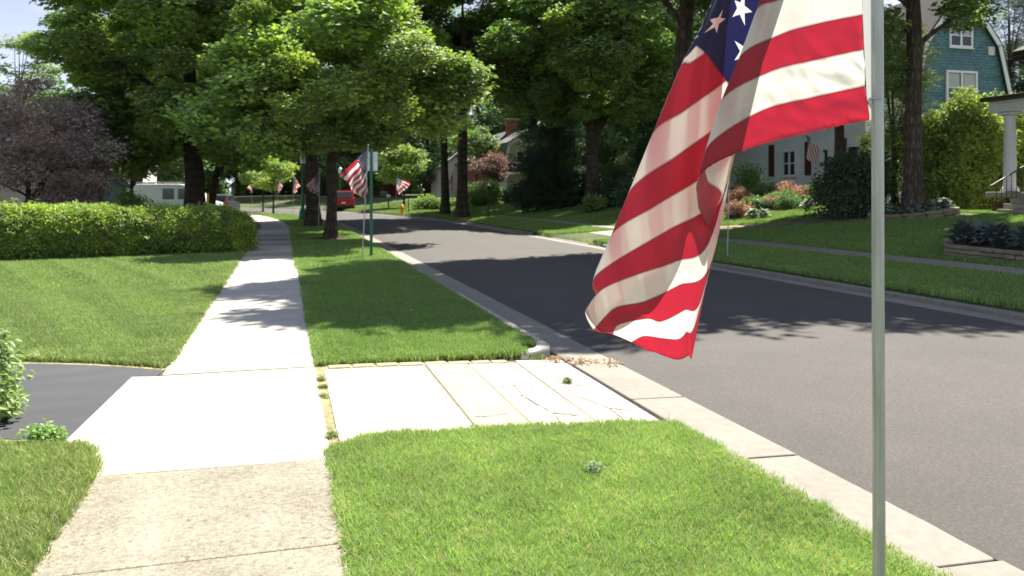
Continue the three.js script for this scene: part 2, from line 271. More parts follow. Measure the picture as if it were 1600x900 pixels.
{ // garden path of the house across the street
  const P = [[12.75, 27.2], [14, 24], [15.5, 22.4], [17, 21], [18.4, 18.7], [20.2, 17.6]], L = [], R = [], W = 0.75;
  for (let i = 0; i < P.length - 1; i++) for (let k = 0; k < 6; k++) { const f = k / 6, q = P[i][0] + (P[i + 1][0] - P[i][0]) * f, s = P[i][1] + (P[i + 1][1] - P[i][1]) * f, dq = P[i + 1][0] - P[i][0], ds = P[i + 1][1] - P[i][1], n = Math.hypot(dq, ds), a = q + ds / n * W, b = q - ds / n * W; L.push(V(a, lift(a) + 0.012, -(s - dq / n * W))); R.push(V(b, lift(b) + 0.012, -(s + dq / n * W))); }
  setting('garden_path', ribbon([R, L]), M.pathBrown);
}

{ // sandy earth and dry clippings along the pavement's edges
  const strip = (q, w, s0, s1, seed, sign) => { const a = [], b = []; for (let s = s0; s < s1; s += 0.05) { a.push(V(q - sign * 0.05, 0.0065, -s)); b.push(V(q + sign * Math.max(0.005, w * (0.7 + 1.5 * noise(s * 2.1, seed) + 0.8 * noise(s * 9, seed))), 0.0065, -s)); } return ribbon(sign > 0 ? [b, a] : [a, b]); };
  setting('edge_soil', strip(-1.03, 0.05, 7.8, 21, 3, -1), M.dirt); setting('edge_soil', strip(-1.04, 0.07, 2, 5.3, 8, -1), M.dirt); setting('edge_soil', strip(0.27, 0.03, 7.6, 24, 5, 1), M.dirt); setting('edge_soil', strip(0.27, 0.025, 2, 5.0, 6, 1), M.mulch);
}
// ───────────────────────── grass ─────────────────────────
function blades(out, r, x, y, z, n, radius, h, w, colour, seg = 2) {
  for (let i = 0; i < n; i++) {
    const a = r() * 6.283, d = Math.sqrt(r()) * radius, bx = x + Math.cos(a) * d, bz = z + Math.sin(a) * d, b = r() * 6.283, lx = Math.cos(b), lz = Math.sin(b), lean = (0.1 + 0.95 * r() * r() + 0.15) * h, hh = h * (0.55 + 0.6 * r()), ww = w * (0.7 + 0.6 * r());
    const t = r() * 6.283, sx = Math.cos(t) * ww / 2, sz = Math.sin(t) * ww / 2, mx = bx + lx * lean * 0.35, mz = bz + lz * lean * 0.35, my = y + hh * 0.62, tx = bx + lx * lean, tz = bz + lz * lean, b0 = y - 0.01;
    out.p.push(bx - sx, b0, bz - sz, bx + sx, b0, bz + sz, mx + sx * 0.8, my, mz + sz * 0.8, bx - sx, b0, bz - sz, mx + sx * 0.8, my, mz + sz * 0.8, mx - sx * 0.8, my, mz - sz * 0.8, mx - sx * 0.8, my, mz - sz * 0.8, mx + sx * 0.8, my, mz + sz * 0.8, tx, y + hh, tz);
    const c = colour(); for (let k = 0; k < 9; k++) out.c.push(c[0], c[1], c[2]);
  }
}
function soup(out) { const g = new THREE.BufferGeometry(); g.setAttribute('position', new THREE.Float32BufferAttribute(out.p, 3)); g.setAttribute('color', new THREE.Float32BufferAttribute(out.c, 3)); return g; }
const shade = (base, dry, patch, r) => { const v = (0.7 + 0.6 * r()) * (1 + 0.48 * patch), y = r(); if (r() < dry + 0.34 * Math.max(0, patch)) return [0.50 * v, 0.43 * v, 0.19 * v]; return [(base[0] + 0.07 * y) * v, (base[1] + 0.045 * y) * v, base[2] * v]; };
const patchAt = (q, s) => fbm(q * 1.1 + 5, s * 1.1, 3, 3) + 0.6 * fbm(q * 4.1, s * 4.1, 6, 2);
function meadow(name, label, o) {            // turf laid as tiles; where a tile crosses the edge of the patch it is thinned to the tufts inside
  const r = rng(o.seed), T = o.tile, tiles = [], loose = { p: [], c: [] }, ca = Math.cos(o.turn ?? 0), sa = Math.sin(o.turn ?? 0), per = Math.round(T * T * o.perM2);
  const tileGeo = soup((() => { const out = { p: [], c: [] }; for (let i = 0; i < per; i++) { const x = (r() - 0.5) * T, z = (r() - 0.5) * T, pt = 0.6 * fbm(x * 6 + o.seed, z * 6, 2, 2); blades(out, r, x, 0, z, o.blades, o.radius, o.h * (0.8 + 0.4 * r()) * (1 + 0.4 * pt), o.w, () => shade(o.base, o.dry, pt, r)); } return out; })());
  const R = Math.hypot(o.q1 - o.q0, o.s1 - o.s0) / 2 + T, mq = (o.q0 + o.q1) / 2, ms = (o.s0 + o.s1) / 2, ok = (q, s, c) => q > o.q0 && q < o.q1 && s > o.s0 && s < o.s1 && (!o.ok || o.ok(q, s, c));
  for (let a = -R; a < R; a += T) for (let b = -R; b < R; b += T) {
    const at = (u, v) => [mq + ca * (a + u) - sa * (b + v), ms + sa * (a + u) + ca * (b + v)], [q, s] = at(T / 2, T / 2); let n = 0;
    for (const u of [0, T / 2, T]) for (const v of [0, T / 2, T]) n += ok(...at(u, v), 0.5) ? 1 : 0;
    if (n === 9) {
      const p = road(q, s, lift(q)), slope = Math.atan(lift(q + 0.3) - lift(q - 0.3)) / 0.6, e = new THREE.Quaternion().setFromAxisAngle(V(0, 0, 1), slope).multiply(new THREE.Quaternion().setFromAxisAngle(V(0, 1, 0), (o.turn ?? 0) + Math.floor(r() * 4) * Math.PI / 2));
      const stripe = o.stripes ? (Math.round((a + R) / T) % 2 ? 1.08 : 0.94) : 1, k = stripe * (1 + 0.14 * patchAt(q * 0.6, s * 0.6));
      tiles.push([new THREE.Matrix4().compose(p, e, V(1.02, 0.9 + 0.25 * r(), 1.02)), rgb(k, k, k)]);
    } else if (n > 0) for (let i = 0; i < per; i++) { const [x, y] = at(r() * T, r() * T); if (!ok(x, y, r())) continue; const p = road(x, y, lift(x)), pt = 0.8 * patchAt(x, y); blades(loose, r, p.x, p.y, p.z, o.blades, o.radius, o.h * (0.8 + 0.4 * r()), o.w, () => shade(o.base, o.dry * 1.6 + 0.02, pt, r)); }
  }
  const g = new THREE.Group(); g.name = numbered(name); g.userData = { label, category: 'grass', kind: 'stuff' }; scene.add(g);
  if (tiles.length) many(g, 'turf', tileGeo, M.grass, tiles);
  if (loose.p.length) part(g, 'edge_blades', soup(loose), M.grass).userData.kind = 'stuff';
}
const vergeEnd = q => 5.26 - 0.10 * Math.max(0, q - 0.6) - 0.22 * Math.max(0, q - 2.0) ** 2;
{ // the nearest grass, blade by blade
  const r = rng(11), out = { p: [], c: [] }, ok = (q, s, c) => s < vergeEnd(q) - 0.03 + 0.10 * c * c - (q < 0.5 ? (0.5 - q) * 0.9 : 0) && q < 2.56 + 0.05 * c && q > 0.28 - 0.05 * c;
  for (let i = 0; i < 52000; i++) { const q = 0.25 + r() * 2.37, s = 2.2 + r() * 3.1; if (!ok(q, s, r())) continue; const pt = patchAt(q, s), f = 0.85 + 0.4 * fbm(q * 3, s * 3, 9, 2); blades(out, r, q, 0, -s, 7, 0.024, 0.058 * f * (0.8 + 0.5 * r()), 0.0048, () => shade([0.255, 0.43, 0.08], 0.13, pt, r)); }
  const o = part(scene, 'verge_grass', soup(out), M.grass); o.name = numbered('verge_grass'); o.userData = { kind: 'stuff', label: 'sunlit mown grass of the verge in front of the driveway apron', category: 'grass' };
}
{ // dry clippings along the paving
  const r = rng(21);
  const dry = { p: [], c: [] }, lay = (q, s, y) => { const a = r() * 6.283, L = 0.012 + 0.03 * r(), w = 0.0016 + 0.0016 * r(), ux = Math.cos(a), uz = Math.sin(a), v = 0.6 + 0.7 * r(); dry.p.push(q - uz * w, y, -s + ux * w, q + uz * w, y, -s - ux * w, q + ux * L, y + 0.006 * r(), -s + uz * L); for (let n = 0; n < 3; n++) dry.c.push(0.46 * v, 0.36 * v, 0.16 * v); };
  for (let i = 0; i < 1500; i++) { const s = 2.3 + r() * 10, e = Math.pow(r(), 3) * 0.22; if (s > 4.9 && s < 7.5 && r() < 0.75) continue; r() < 0.5 ? lay(-1.02 + e, s, 0.019) : lay(0.26 - e, s, 0.019); }
  for (let i = 0; i < 420; i++) { const q = 0.35 + r() * 2.2; lay(q, r() < 0.6 ? 5.16 + Math.pow(r(), 2) * 0.25 : 7.36 - Math.pow(r(), 2) * 0.2, 0.0215 - 0.075 * Math.max(0, (q - 0.5) / 2.1) ** 1.4); }
  for (let i = 0; i < 260; i++) lay(0.255 + r() * 0.09, 4.95 + r() * 2.5, 0.02);
  const c = part(scene, 'clippings', soup(dry), M.grass); c.name = 'clippings'; c.userData = { kind: 'stuff', label: 'dry grass clippings along the paving edges', category: 'clippings' };
}
const GR = [0.165, 0.315, 0.05];
meadow('verge_grass', 'grass of the verge between driveway apron and maple', { q0: 0.26, q1: 2.52, s0: 7.55, s1: 17, tile: 0.55, perM2: 3000, blades: 9, radius: 0.035, h: 0.062, w: 0.0065, base: GR, dry: 0.03, seed: 12, ok: (q, s, c) => s > 7.60 - 0.05 * c && q > 0.32 - 0.06 * c && !(q > 2.3 && s < 7.95) });
meadow('verge_grass', 'grass of the verge round the maple and beyond', { q0: 0.26, q1: 2.52, s0: 17, s1: 60, tile: 0.7, perM2: 700, blades: 10, radius: 0.08, h: 0.07, w: 0.013, base: GR, dry: 0.02, seed: 13, ok: (q, s) => Math.hypot(q - 1.44, s - 27.4) > 0.8 });
const backEdge = q => q > -1.78 ? 7.74 + (-1.02 - q) * 0.6 : 8.2 + (-1.78 - q) * 0.43;
const LW = [0.165, 0.29, 0.055];
meadow('lawn_grass', 'mown lawn between the asphalt driveway and the hedge', { q0: -7.4, q1: -0.98, s0: 7.7, s1: 14.5, tile: 0.5, turn: 0.38, stripes: true, perM2: 2700, blades: 9, radius: 0.035, h: 0.058, w: 0.0065, base: LW, dry: 0.05, seed: 14, ok: (q, s, c) => s > backEdge(q) + 0.16 - 0.06 * c && q > -2.6 - (s - 8) * 0.8 && q < -1.05 + 0.06 * c });
meadow('lawn_grass', 'far half of the left lawn up to the hedge', { q0: -14, q1: -0.98, s0: 14.5, s1: 26, tile: 0.5, turn: 0.38, stripes: true, perM2: 900, blades: 9, radius: 0.07, h: 0.06, w: 0.012, base: LW, dry: 0.04, seed: 15, ok: (q, s, c) => q > -2.6 - (s - 8) * 0.8 && q < -1.05 + 0.06 * c });
meadow('lawn_grass', 'rougher grass in the near left corner by the sidewalk', { q0: -3.4, q1: -0.98, s0: 2.2, s1: 6.2, tile: 0.4, perM2: 5600, blades: 8, radius: 0.026, h: 0.068, w: 0.005, base: [0.19, 0.315, 0.06], dry: 0.09, seed: 16, ok: (q, s, c) => q < -1.06 - 0.14 * Math.max(0, noise(s * 1.3, 7)) + 0.06 * c - Math.max(0, s - 5.1) * 0.35 && s < 5.52 + Math.max(0, -1.4 - q) * 0.45 + 0.05 * c });
meadow('far_verge_grass', 'shaded grass strip between far kerb and far sidewalk', { q0: 9.3, q1: 11.6, s0: 6, s1: 60, tile: 0.8, perM2: 620, blades: 10, radius: 0.08, h: 0.07, w: 0.014, base: GR, dry: 0.02, seed: 17, ok: (q, s) => s < RD0 - 0.1 || s > RD1 + 0.1 });
meadow('far_lawn_grass', 'lawn rising to the houses across the street', { q0: 12.85, q1: 21, s0: 10, s1: 46, tile: 0.9, perM2: 460, blades: 10, radius: 0.09, h: 0.075, w: 0.017, base: GR, dry: 0.02, seed: 18, ok: (q, s) => { for (const [a, b] of [[12.9, 27], [13.5, 25.5], [14, 24], [14.8, 23.2], [15.5, 22.4], [16.3, 21.7], [17, 21], [17.7, 20], [18.4, 18.7]]) if (Math.hypot(q - a, s - b) < 0.86) return false; return true; } });
meadow('far_lawn_grass', 'sunny lawn in front of the brick house', { q0: 9.3, q1: 24, s0: 46, s1: 74, tile: 1.6, perM2: 150, blades: 10, radius: 0.16, h: 0.1, w: 0.03, base: [0.14, 0.26, 0.04], dry: 0.02, seed: 19 });

// ───────────────────────── leaves, trees, hedges and shrubs ─────────────────────────
const CL = {   // leaves in a spray, spray radius, leaf length, leaf width, flatness, tilt
  maple: [20, 0.26, 0.14, 0.125, 0.75, 1.1], broad: [20, 0.32, 0.18, 0.14, 0.75, 1.1], far: [18, 0.62, 0.30, 0.22, 0.8, 1.5], fine: [26, 0.13, 0.055, 0.036, 0.9, 0.95], small: [22, 0.2, 0.085, 0.05, 0.9, 1.4], needle: [26, 0.42, 0.26, 0.045, 0.5, 1.2], purple: [18, 0.3, 0.12, 0.06, 0.9, 1.4], litter: [3, 0.02, 0.035, 0.022, 0.3, 1.2],
};
const mix3 = (a, b, t) => [a[0] + (b[0] - a[0]) * t, a[1] + (b[1] - a[1]) * t, a[2] + (b[2] - a[2]) * t];
function spray(out, r, kind, x, y, z, k, colour) {
  const [n, radius, len, wid, flat, tilt] = CL[kind], d = V(), s = V(), nn = V(), b = V(), lx = (r() - 0.5) * 0.7, lz = (r() - 0.5) * 0.7;
  for (let i = 0; i < n; i++) {
    const a = r() * 6.283, c = 2 * r() - 1, q = Math.cbrt(r()) * radius * k, e = Math.sqrt(1 - c * c);
    b.set(Math.cos(a) * e * q, c * q * flat, Math.sin(a) * e * q);
    nn.set((r() - 0.5) * 2 * tilt + lx, 1, (r() - 0.5) * 2 * tilt + lz).normalize();
    d.set(b.x + (r() - 0.5) * radius * k, (r() - 0.75) * radius * k * 0.8, b.z + (r() - 0.5) * radius * k); d.addScaledVector(nn, -d.dot(nn)).normalize();
    s.crossVectors(nn, d); b.x += x; b.y += y; b.z += z;
    const L = len * k * (0.7 + 0.6 * r()), W = wid * k * (0.7 + 0.6 * r()) / 2, f = 0.12 * L;
    const P = (u, v, h) => [b.x + d.x * u + s.x * v + nn.x * h, b.y + d.y * u + s.y * v + nn.y * h, b.z + d.z * u + s.z * v + nn.z * h];
    const B = P(0, 0, 0), l = P(L * 0.42, W, f), R = P(L * 0.42, -W, f), T = P(L, 0, -f), C = P(L * 0.5, 0, 0);
    out.p.push(...B, ...C, ...l, ...l, ...C, ...T, ...T, ...C, ...R, ...R, ...C, ...B);
    const co = colour(); for (let m = 0; m < 12; m++) out.c.push(co[0], co[1], co[2]);
  }
}
function foliage(parent, name, lobes, R0, per, r, dark, lightc, kind, size = 1, hollow = 0.35) {     // lobes: [x, y, z, radius, radius up]; one bough of sprays, turned and scaled at every lobe
  const out = { p: [], c: [] }, n = Math.max(6, Math.round(per * R0 * R0));
  for (let i = 0; i < n; i++) {
    const a = r() * 6.283, c = 2 * r() - 1, k = Math.sqrt(1 - c * c), d = Math.pow(hollow + (1 - hollow) * r(), 0.5) * (0.85 + 0.3 * r()) * R0, tone = r();
    spray(out, r, kind, Math.cos(a) * k * d, c * d, Math.sin(a) * k * d, size * (0.75 + 0.5 * r()), () => { const v = 0.8 + 0.4 * r(); return mix3(dark, lightc, Math.min(1, tone * 0.7 + r() * 0.4)).map(q => q * v); });
  }
  const e = new THREE.Euler(), qt = new THREE.Quaternion();
  many(parent, name, soup(out), M.leaf, lobes.map(([x, y, z, R, RY = R]) => { const k = 0.72 + 0.56 * r(); qt.setFromEuler(e.set((r() - 0.5) * 0.5, r() * 6.283, (r() - 0.5) * 0.5)); return [new THREE.Matrix4().compose(V(x, y, z), qt, V(R / R0, RY / R0, R / R0)), rgb(k * (0.94 + 0.12 * r()), k, k)]; }));
}
/* o: x, z, trunk radius r, fork height, crown [dx, height of its middle, dz, rx, ry, rz], lobes, lobe radius, clumps per lobe m2 */
function tree(name, label, o, group) {
  const r = rng(o.seed), y0 = o.y ?? groundAt(o.x, o.z), t = thing(name, label, 'tree', [o.x, y0, o.z], 0, group);
  const [cx, cy, cz, rx, ry, rz] = o.crown, bark = o.bark ?? M.bark, lean = o.lean ?? [0, 0];
  const top = cy + ry * 0.45, pts = [], rad = [], steps = 14;
  for (let i = 0; i <= steps; i++) {
    const f = i / steps, y = f * top, w = Math.min(1, y / top);
    pts.push(V(lean[0] * w + cx * w * w * 0.7 + 0.5 * o.r * noise(y * 0.35, o.seed), y - 0.1 * (i === 0), lean[1] * w + cz * w * w * 0.7 + 0.5 * o.r * noise(y * 0.35, o.seed + 9)));
    const flare = 1 + 0.55 * Math.exp(-y / (o.r * 1.6)); rad.push(o.r * flare * Math.max(0.08, y < o.fork ? 1 - 0.22 * y / o.fork : 0.78 * (1 - (y - o.fork) / (top - o.fork) * 0.9)));
  }
  const along = h => { const f = Math.min(0.999, h / top) * steps, i = Math.floor(f); return pts[i].clone().lerp(pts[i + 1], f - i); };
  part(t, 'trunk', tube(pts, rad, 16, 0.16, o.seed), bark);
  const lobes = [];
  for (let i = 0; i < o.lobes; i++) {
    const a = r() * 6.283, c = 2 * r() - 1, k = Math.sqrt(1 - c * c), d = 0.45 + 0.5 * Math.sqrt(r()), R = o.lobe * (0.65 + 0.7 * r());
    lobes.push([cx + Math.cos(a) * k * rx * d, cy + c * ry * d * (c < 0 ? (o.under ?? 0.8) : 1), cz + Math.sin(a) * k * rz * d, R, R * (o.flat ?? 0.62)]);
  }
  if (o.extra) lobes.push(...o.extra);
  const nl = o.limbs ?? 7;
  for (let i = 0; i < nl; i++) {
    const L = i < (o.extra?.length ?? 0) ? o.extra[i] : lobes[Math.floor(r() * o.lobes)], h = o.fork * (0.92 + 0.1 * r()) + (top - o.fork) * 0.65 * (i / nl), a = along(h), b = V(L[0], L[1], L[2]);
    if (b.y < a.y + 0.3) b.y = a.y + 0.3 + r();
    const m = a.clone().lerp(b, 0.5); m.y += (b.y - a.y) * 0.12 + 0.2; m.x += (r() - 0.5) * 0.5; m.z += (r() - 0.5) * 0.5;
    const c = new THREE.QuadraticBezierCurve3(a, m, b), R0 = o.r * (0.24 + 0.24 * r()) * (1 - 0.4 * i / nl), P = c.getPoints(8);
    part(t, 'limb', tube(P, P.map((_, k) => R0 * (1 - 0.85 * k / 8)), 8, 0.12, i + o.seed), bark);
  }
  foliage(t, 'crown', lobes, o.lobe, o.per, r, o.dark, o.light, o.leaf ?? 'maple', o.size ?? 1);
  return t;
}
function shrub(name, label, x, z, rx, h, rz, o) {             // rounded bush: stems and a shell of leaf sprays
  const r = rng(o.seed), y0 = o.y ?? groundAt(x, z), t = thing(name, label, o.category ?? 'shrub', [x, y0, z], o.turn ?? 0, o.group), lobes = [];
  for (let i = 0; i < (o.lobes ?? 14); i++) { const a = r() * 6.283, d = Math.sqrt(r()) * 0.72, v = r(); const R = (o.lobe ?? 0.32) * Math.min(rx, h) * (0.8 + 0.5 * r()); lobes.push([Math.cos(a) * d * rx, R * 0.6 + (h - R * 1.4) * v * Math.sqrt(1 - d * d), Math.sin(a) * d * rz, R]); }
  for (let i = 0; i < 4; i++) { const L = lobes[i]; part(t, 'stem', tube([V(0.05 * (i - 1.5), -0.05, 0.04 * (i % 2)), V(L[0] * 0.5, L[1] * 0.6, L[2] * 0.5), V(L[0], L[1], L[2])], [0.03, 0.022, 0.008].map(k => k * (o.stem ?? 1)), 6), M.bark); }
  foliage(t, 'foliage', lobes, (o.lobe ?? 0.32) * Math.min(rx, h), (o.per ?? 90) * 2.5, r, o.dark, o.light, o.leaf ?? 'small', o.size ?? 1, 0.5);
  return t;
}
const G1 = [0.045, 0.115, 0.022], G2 = [0.29, 0.45, 0.055], D1 = [0.035, 0.085, 0.022], D2 = [0.08, 0.16, 0.03], Y2 = [0.40, 0.56, 0.06];

// young maple on the left verge
{ const [x, z] = sight(516, 26.8); tree('maple_tree', 'young maple on the left verge with mulch ring and spreading bright crown', { x, z, r: 0.19, fork: 2.3, crown: [0.4, 5.6, 0, 4.4, 3.2, 4.4], lobes: 62, lobe: 0.82, per: 125, limbs: 11, dark: G1, light: Y2, seed: 31, leaf: 'maple', extra: [[-3.6, 3.9, 0.6, 1.1, 0.8], [3.4, 4.1, 0.8, 1.0, 0.75], [-2.0, 3.3, 1.6, 0.9, 0.7], [4.4, 5.4, 0, 1.1, 0.9]] });
  const c = thing('mulch_ring', 'dark mulch ring round the foot of the young maple', 'mulch', [x, 0, z]); part(c, 'mulch', metric(new THREE.LatheGeometry([[0.02, 0.09], [0.35, 0.075], [0.75, 0.03], [0.85, 0.002]].map(p => new THREE.Vector2(...p)), 28)), M.mulch); }
// old tree behind it
{ const [x, z] = sight(489, 36.5); tree('street_tree', 'old thick-trunked tree on the left verge behind the young maple', { x, z, r: 0.30, fork: 6, lean: [-0.3, 0], crown: [0, 11.5, -1, 6.2, 5.6, 6.2], lobes: 58, lobe: 1.35, per: 44, limbs: 8, dark: G1, light: G2, seed: 32, leaf: 'broad', size: 1.25 }); }
// big left tree behind the hedge
{ const [x, z] = sight(303, 37); tree('large_tree', 'large dark-trunked tree behind the hedge beside the white van', { x, z, r: 0.46, fork: 3.6, crown: [-0.4, 8.2, 0, 6.0, 5.6, 6.0], lobes: 88, lobe: 1.0, per: 84, limbs: 10, dark: G1, light: [0.36, 0.52, 0.06], seed: 33, leaf: 'broad', size: 1.15, under: 1.0, extra: [[2.2, 3.4, 0.5, 1.1, 0.8], [-3.4, 4.2, 0, 1.4, 1.2], [-2.4, 3.2, 0.6, 1.1, 1]] });
  const [x2, z2] = sight(326, 38.5); tree('slender_tree', 'slender forked tree just right of the large dark trunk', { x: x2, z: z2, r: 0.19, fork: 2.2, lean: [0.5, 0], crown: [1.2, 5.0, 0, 2.6, 2.2, 2.6], lobes: 20, lobe: 0.9, per: 34, limbs: 6, dark: G1, light: Y2, seed: 34, leaf: 'broad' }); }
{ const [x, z] = sight(212, 52); tree('tall_tree', 'tall dark green tree at upper left behind the purple tree', { x, z, r: 0.4, fork: 6, crown: [1, 12.5, 0, 5.4, 7, 5.4], lobes: 60, lobe: 1.5, per: 36, dark: D1, light: G2, seed: 35, leaf: 'broad', size: 1.4 }); }
{ const [x, z] = sight(30, 60); tree('sparse_tree', 'thin pale green tree against the sky at far left', { x, z, r: 0.16, fork: 6, crown: [0, 10, 0, 2.4, 5.2, 2.4], lobes: 22, lobe: 0.9, per: 16, dark: [0.155, 0.248, 0.078], light: [0.310, 0.419, 0.139], seed: 36, leaf: 'broad', size: 1.1 }); }
{ const [x, z] = sight(45, 31); tree('purple_leaf_tree', 'purple-leaved tree with several stems behind the hedge', { x, z, r: 0.14, fork: 0.8, crown: [0, 3.1, 0, 2.9, 2.7, 2.2], lobes: 72, lobe: 0.7, per: 70, limbs: 14, dark: [0.13, 0.085, 0.085], light: [0.60, 0.45, 0.41], seed: 37, leaf: 'purple', under: 0.95, size: 1.05 }); }
{ const [x, z] = sight(108, 33); tree('purple_leaf_tree', 'smaller purple-leaved tree at the right end of the purple pair', { x, z, r: 0.09, fork: 0.9, crown: [0, 2.9, 0, 1.4, 2.4, 1.4], lobes: 30, lobe: 0.55, per: 90, limbs: 9, dark: [0.13, 0.085, 0.085], light: [0.58, 0.45, 0.40], seed: 38, leaf: 'purple', under: 0.95 }); }
// young trees farther along the left verge
{ let k = 0; for (const [px, d, h] of [[411, 66, 3.1], [427, 60, 3.0]]) { const [x, z] = sight(px, d); tree('young_tree', ['round-headed young tree on the far left verge, farther of two', 'round-headed young tree on the far left verge, nearer of two'][k], { x, z, r: 0.07, fork: 1.2, crown: [0, h, 0, 1.5, 1.5, 1.5], lobes: 16, lobe: 0.6, per: 50, limbs: 4, dark: [0.124, 0.217, 0.046], light: Y2, seed: 40 + k++, leaf: 'broad' }, 'young trees on the far left verge'); } }
// right verge pair
{ const [x, z] = sight(723, 45.5); tree('street_tree', 'nearer and thicker of the two dark trunks on the far verge', { x, z, r: 0.32, fork: 5.5, crown: [0, 11, 0, 5.4, 5.6, 5.4], lobes: 56, lobe: 1.25, per: 48, dark: G1, light: G2, seed: 44, leaf: 'broad', size: 1.25 }); }
{ const [x, z] = sight(695, 50.5); tree('street_tree', 'farther and thinner of the two dark trunks on the far verge', { x, z, r: 0.27, fork: 5.5, crown: [-0.6, 11, 0, 5.0, 5.6, 5.0], lobes: 50, lobe: 1.25, per: 48, dark: G1, light: G2, seed: 45, leaf: 'broad', size: 1.3 }); }
// street tree whose trunk stands behind the near flag; it shades the road
{ const [x, z] = sight(1064, 23.0); tree('street_tree', 'street tree behind the big flag whose crown shades the road', { x, z, r: 0.3, fork: 5.6, crown: [0.3, 10.2, 0.5, 6.0, 4.6, 4.9], lobes: 112, lobe: 1.1, per: 64, limbs: 9, dark: D1, light: [0.155, 0.295, 0.043], seed: 46, leaf: 'maple', size: 1.15 }); }
// big tree in the front garden on the right
{ const [x, z] = sight(1427, 24.1); tree('garden_tree', 'big bare-trunked tree standing in the ring of hostas on the right', { x, z, r: 0.275, fork: 5.0, lean: [-0.1, 0], bark: M.barkPale, crown: [-0.4, 11.4, 0.9, 6.0, 4.9, 5.8], lobes: 104, lobe: 1.15, per: 60, limbs: 9, dark: D1, light: G2, seed: 47, leaf: 'maple', size: 1.2, extra: [[1.5, 6.1, 0.5, 0.9, 0.6], [-1.6, 5.6, 0, 0.9, 0.8], [-0.9, 4.4, -0.4, 0.7, 0.7]] }); }
{ const [x, z] = sight(1312, 31); tree('tall_tree', 'tall tree rising behind the large dark shrub and the big flag', { x, z, r: 0.2, fork: 6.5, crown: [-0.6, 11.2, 0, 3.8, 4.0, 3.8], lobes: 70, lobe: 1.2, per: 50, limbs: 8, dark: D1, light: D2, seed: 57, leaf: 'broad', size: 1.2 }); }
// forked pale tree, dark evergreen and their neighbours across the street
{ const [x, z] = sight(925, 44); tree('forked_tree', 'pale forked tree with light green crown left of the big flag', { x, z, r: 0.42, fork: 2.6, bark: M.barkPale, crown: [0.4, 8.4, 0, 4.6, 5.8, 4.6], lobes: 62, lobe: 1.15, per: 64, limbs: 9, dark: G1, light: [0.36, 0.52, 0.07], seed: 48, leaf: 'broad', size: 1.2, under: 0.7 }); }
{ const [x, z] = sight(868, 47); tree('evergreen_tree', 'dark dense evergreen reaching the ground left of the forked tree', { x, z, r: 0.3, fork: 1.0, crown: [0, 4.8, 0, 1.8, 5.2, 1.8], lobes: 60, lobe: 0.85, per: 42, dark: [0.019, 0.053, 0.019], light: [0.046, 0.109, 0.031], seed: 49, leaf: 'needle', under: 0.95 }); }
{ const [x, z] = sight(830, 60); tree('tall_tree', 'tall tree rising behind the dark evergreen with sky beside it', { x, z, r: 0.35, fork: 5, crown: [0.5, 11.5, 0, 3.8, 7, 3.8], lobes: 46, lobe: 1.4, per: 22, dark: D1, light: G2, seed: 50, leaf: 'broad', size: 1.4 }); }
{ const [x, z] = sight(1035, 50); tree('evergreen_tree', 'dark evergreen between the forked tree and the big flag', { x, z, r: 0.3, fork: 1.0, crown: [0, 6.2, 0, 2.7, 6.6, 2.7], lobes: 70, lobe: 1.2, per: 32, dark: [0.022, 0.062, 0.019], light: [0.062, 0.132, 0.034], seed: 51, leaf: 'needle', under: 0.95, size: 1.15 }); }
{ const [x, z] = sight(1180, 50); tree('tall_tree', 'tall green tree above the white shuttered house', { x, z, r: 0.4, fork: 7, crown: [0, 12.5, 0, 6, 5.5, 6], lobes: 56, lobe: 1.7, per: 20, dark: D1, light: D2, seed: 52, leaf: 'broad', size: 1.4 }); }
{ const [x, z] = sight(1398, 30); tree('yellowish_conifer', 'yellow-green conifer just left of the big garden tree', { x, z, r: 0.14, fork: 0.8, crown: [-0.2, 3.6, 0, 1.1, 3.6, 1.1], lobes: 40, lobe: 0.6, per: 80, dark: [0.070, 0.116, 0.025], light: [0.202, 0.264, 0.054], seed: 53, leaf: 'needle', size: 0.6, under: 0.95 }); }
{ const [x, z] = sight(1578, 62); tree('pine_tree', 'loose pine rising behind the teal house roof', { x, z, r: 0.25, fork: 6, crown: [0, 12, 0, 2.6, 5, 2.6], lobes: 30, lobe: 1.1, per: 16, dark: [0.046, 0.078, 0.031], light: [0.093, 0.139, 0.054], seed: 54, leaf: 'needle', size: 1.2 }); }
{ const [x, z] = sight(1650, 58); tree('tall_tree', 'green tree at the right edge behind the porch', { x, z, r: 0.3, fork: 3, crown: [0, 6.4, 0, 2.9, 3.6, 2.9], lobes: 40, lobe: 1.1, per: 26, dark: D1, light: D2, seed: 55, leaf: 'broad', size: 1.2 }); }
{ const [x, z] = sight(631, 66); tree('young_tree', 'light green rounded tree behind the fire hydrant', { x, z, r: 0.1, fork: 1.4, crown: [0, 3.4, 0, 1.9, 1.7, 1.9], lobes: 22, lobe: 0.7, per: 44, limbs: 5, dark: [0.124, 0.217, 0.046], light: Y2, seed: 56, leaf: 'broad' }); }
{ const [x, z] = sight(766, 61); tree('red_leaf_tree', 'small weeping red-brown tree before the brick house', { x, z, r: 0.1, fork: 1.2, crown: [0, 2.6, 0, 1.3, 1.3, 1.2], lobes: 20, lobe: 0.5, per: 70, limbs: 5, dark: [0.10, 0.05, 0.035], light: [0.30, 0.16, 0.11], seed: 58, leaf: 'small', size: 1.6, under: 1.0 }); }
{ const [x, z] = sight(745, 66); tree('young_tree', 'loose green young tree hiding the pale-roofed house', { x, z, r: 0.1, fork: 2, crown: [0, 4.4, 0, 1.9, 1.7, 1.9], lobes: 22, lobe: 0.7, per: 44, limbs: 5, dark: G1, light: G2, seed: 59, leaf: 'broad' }); }
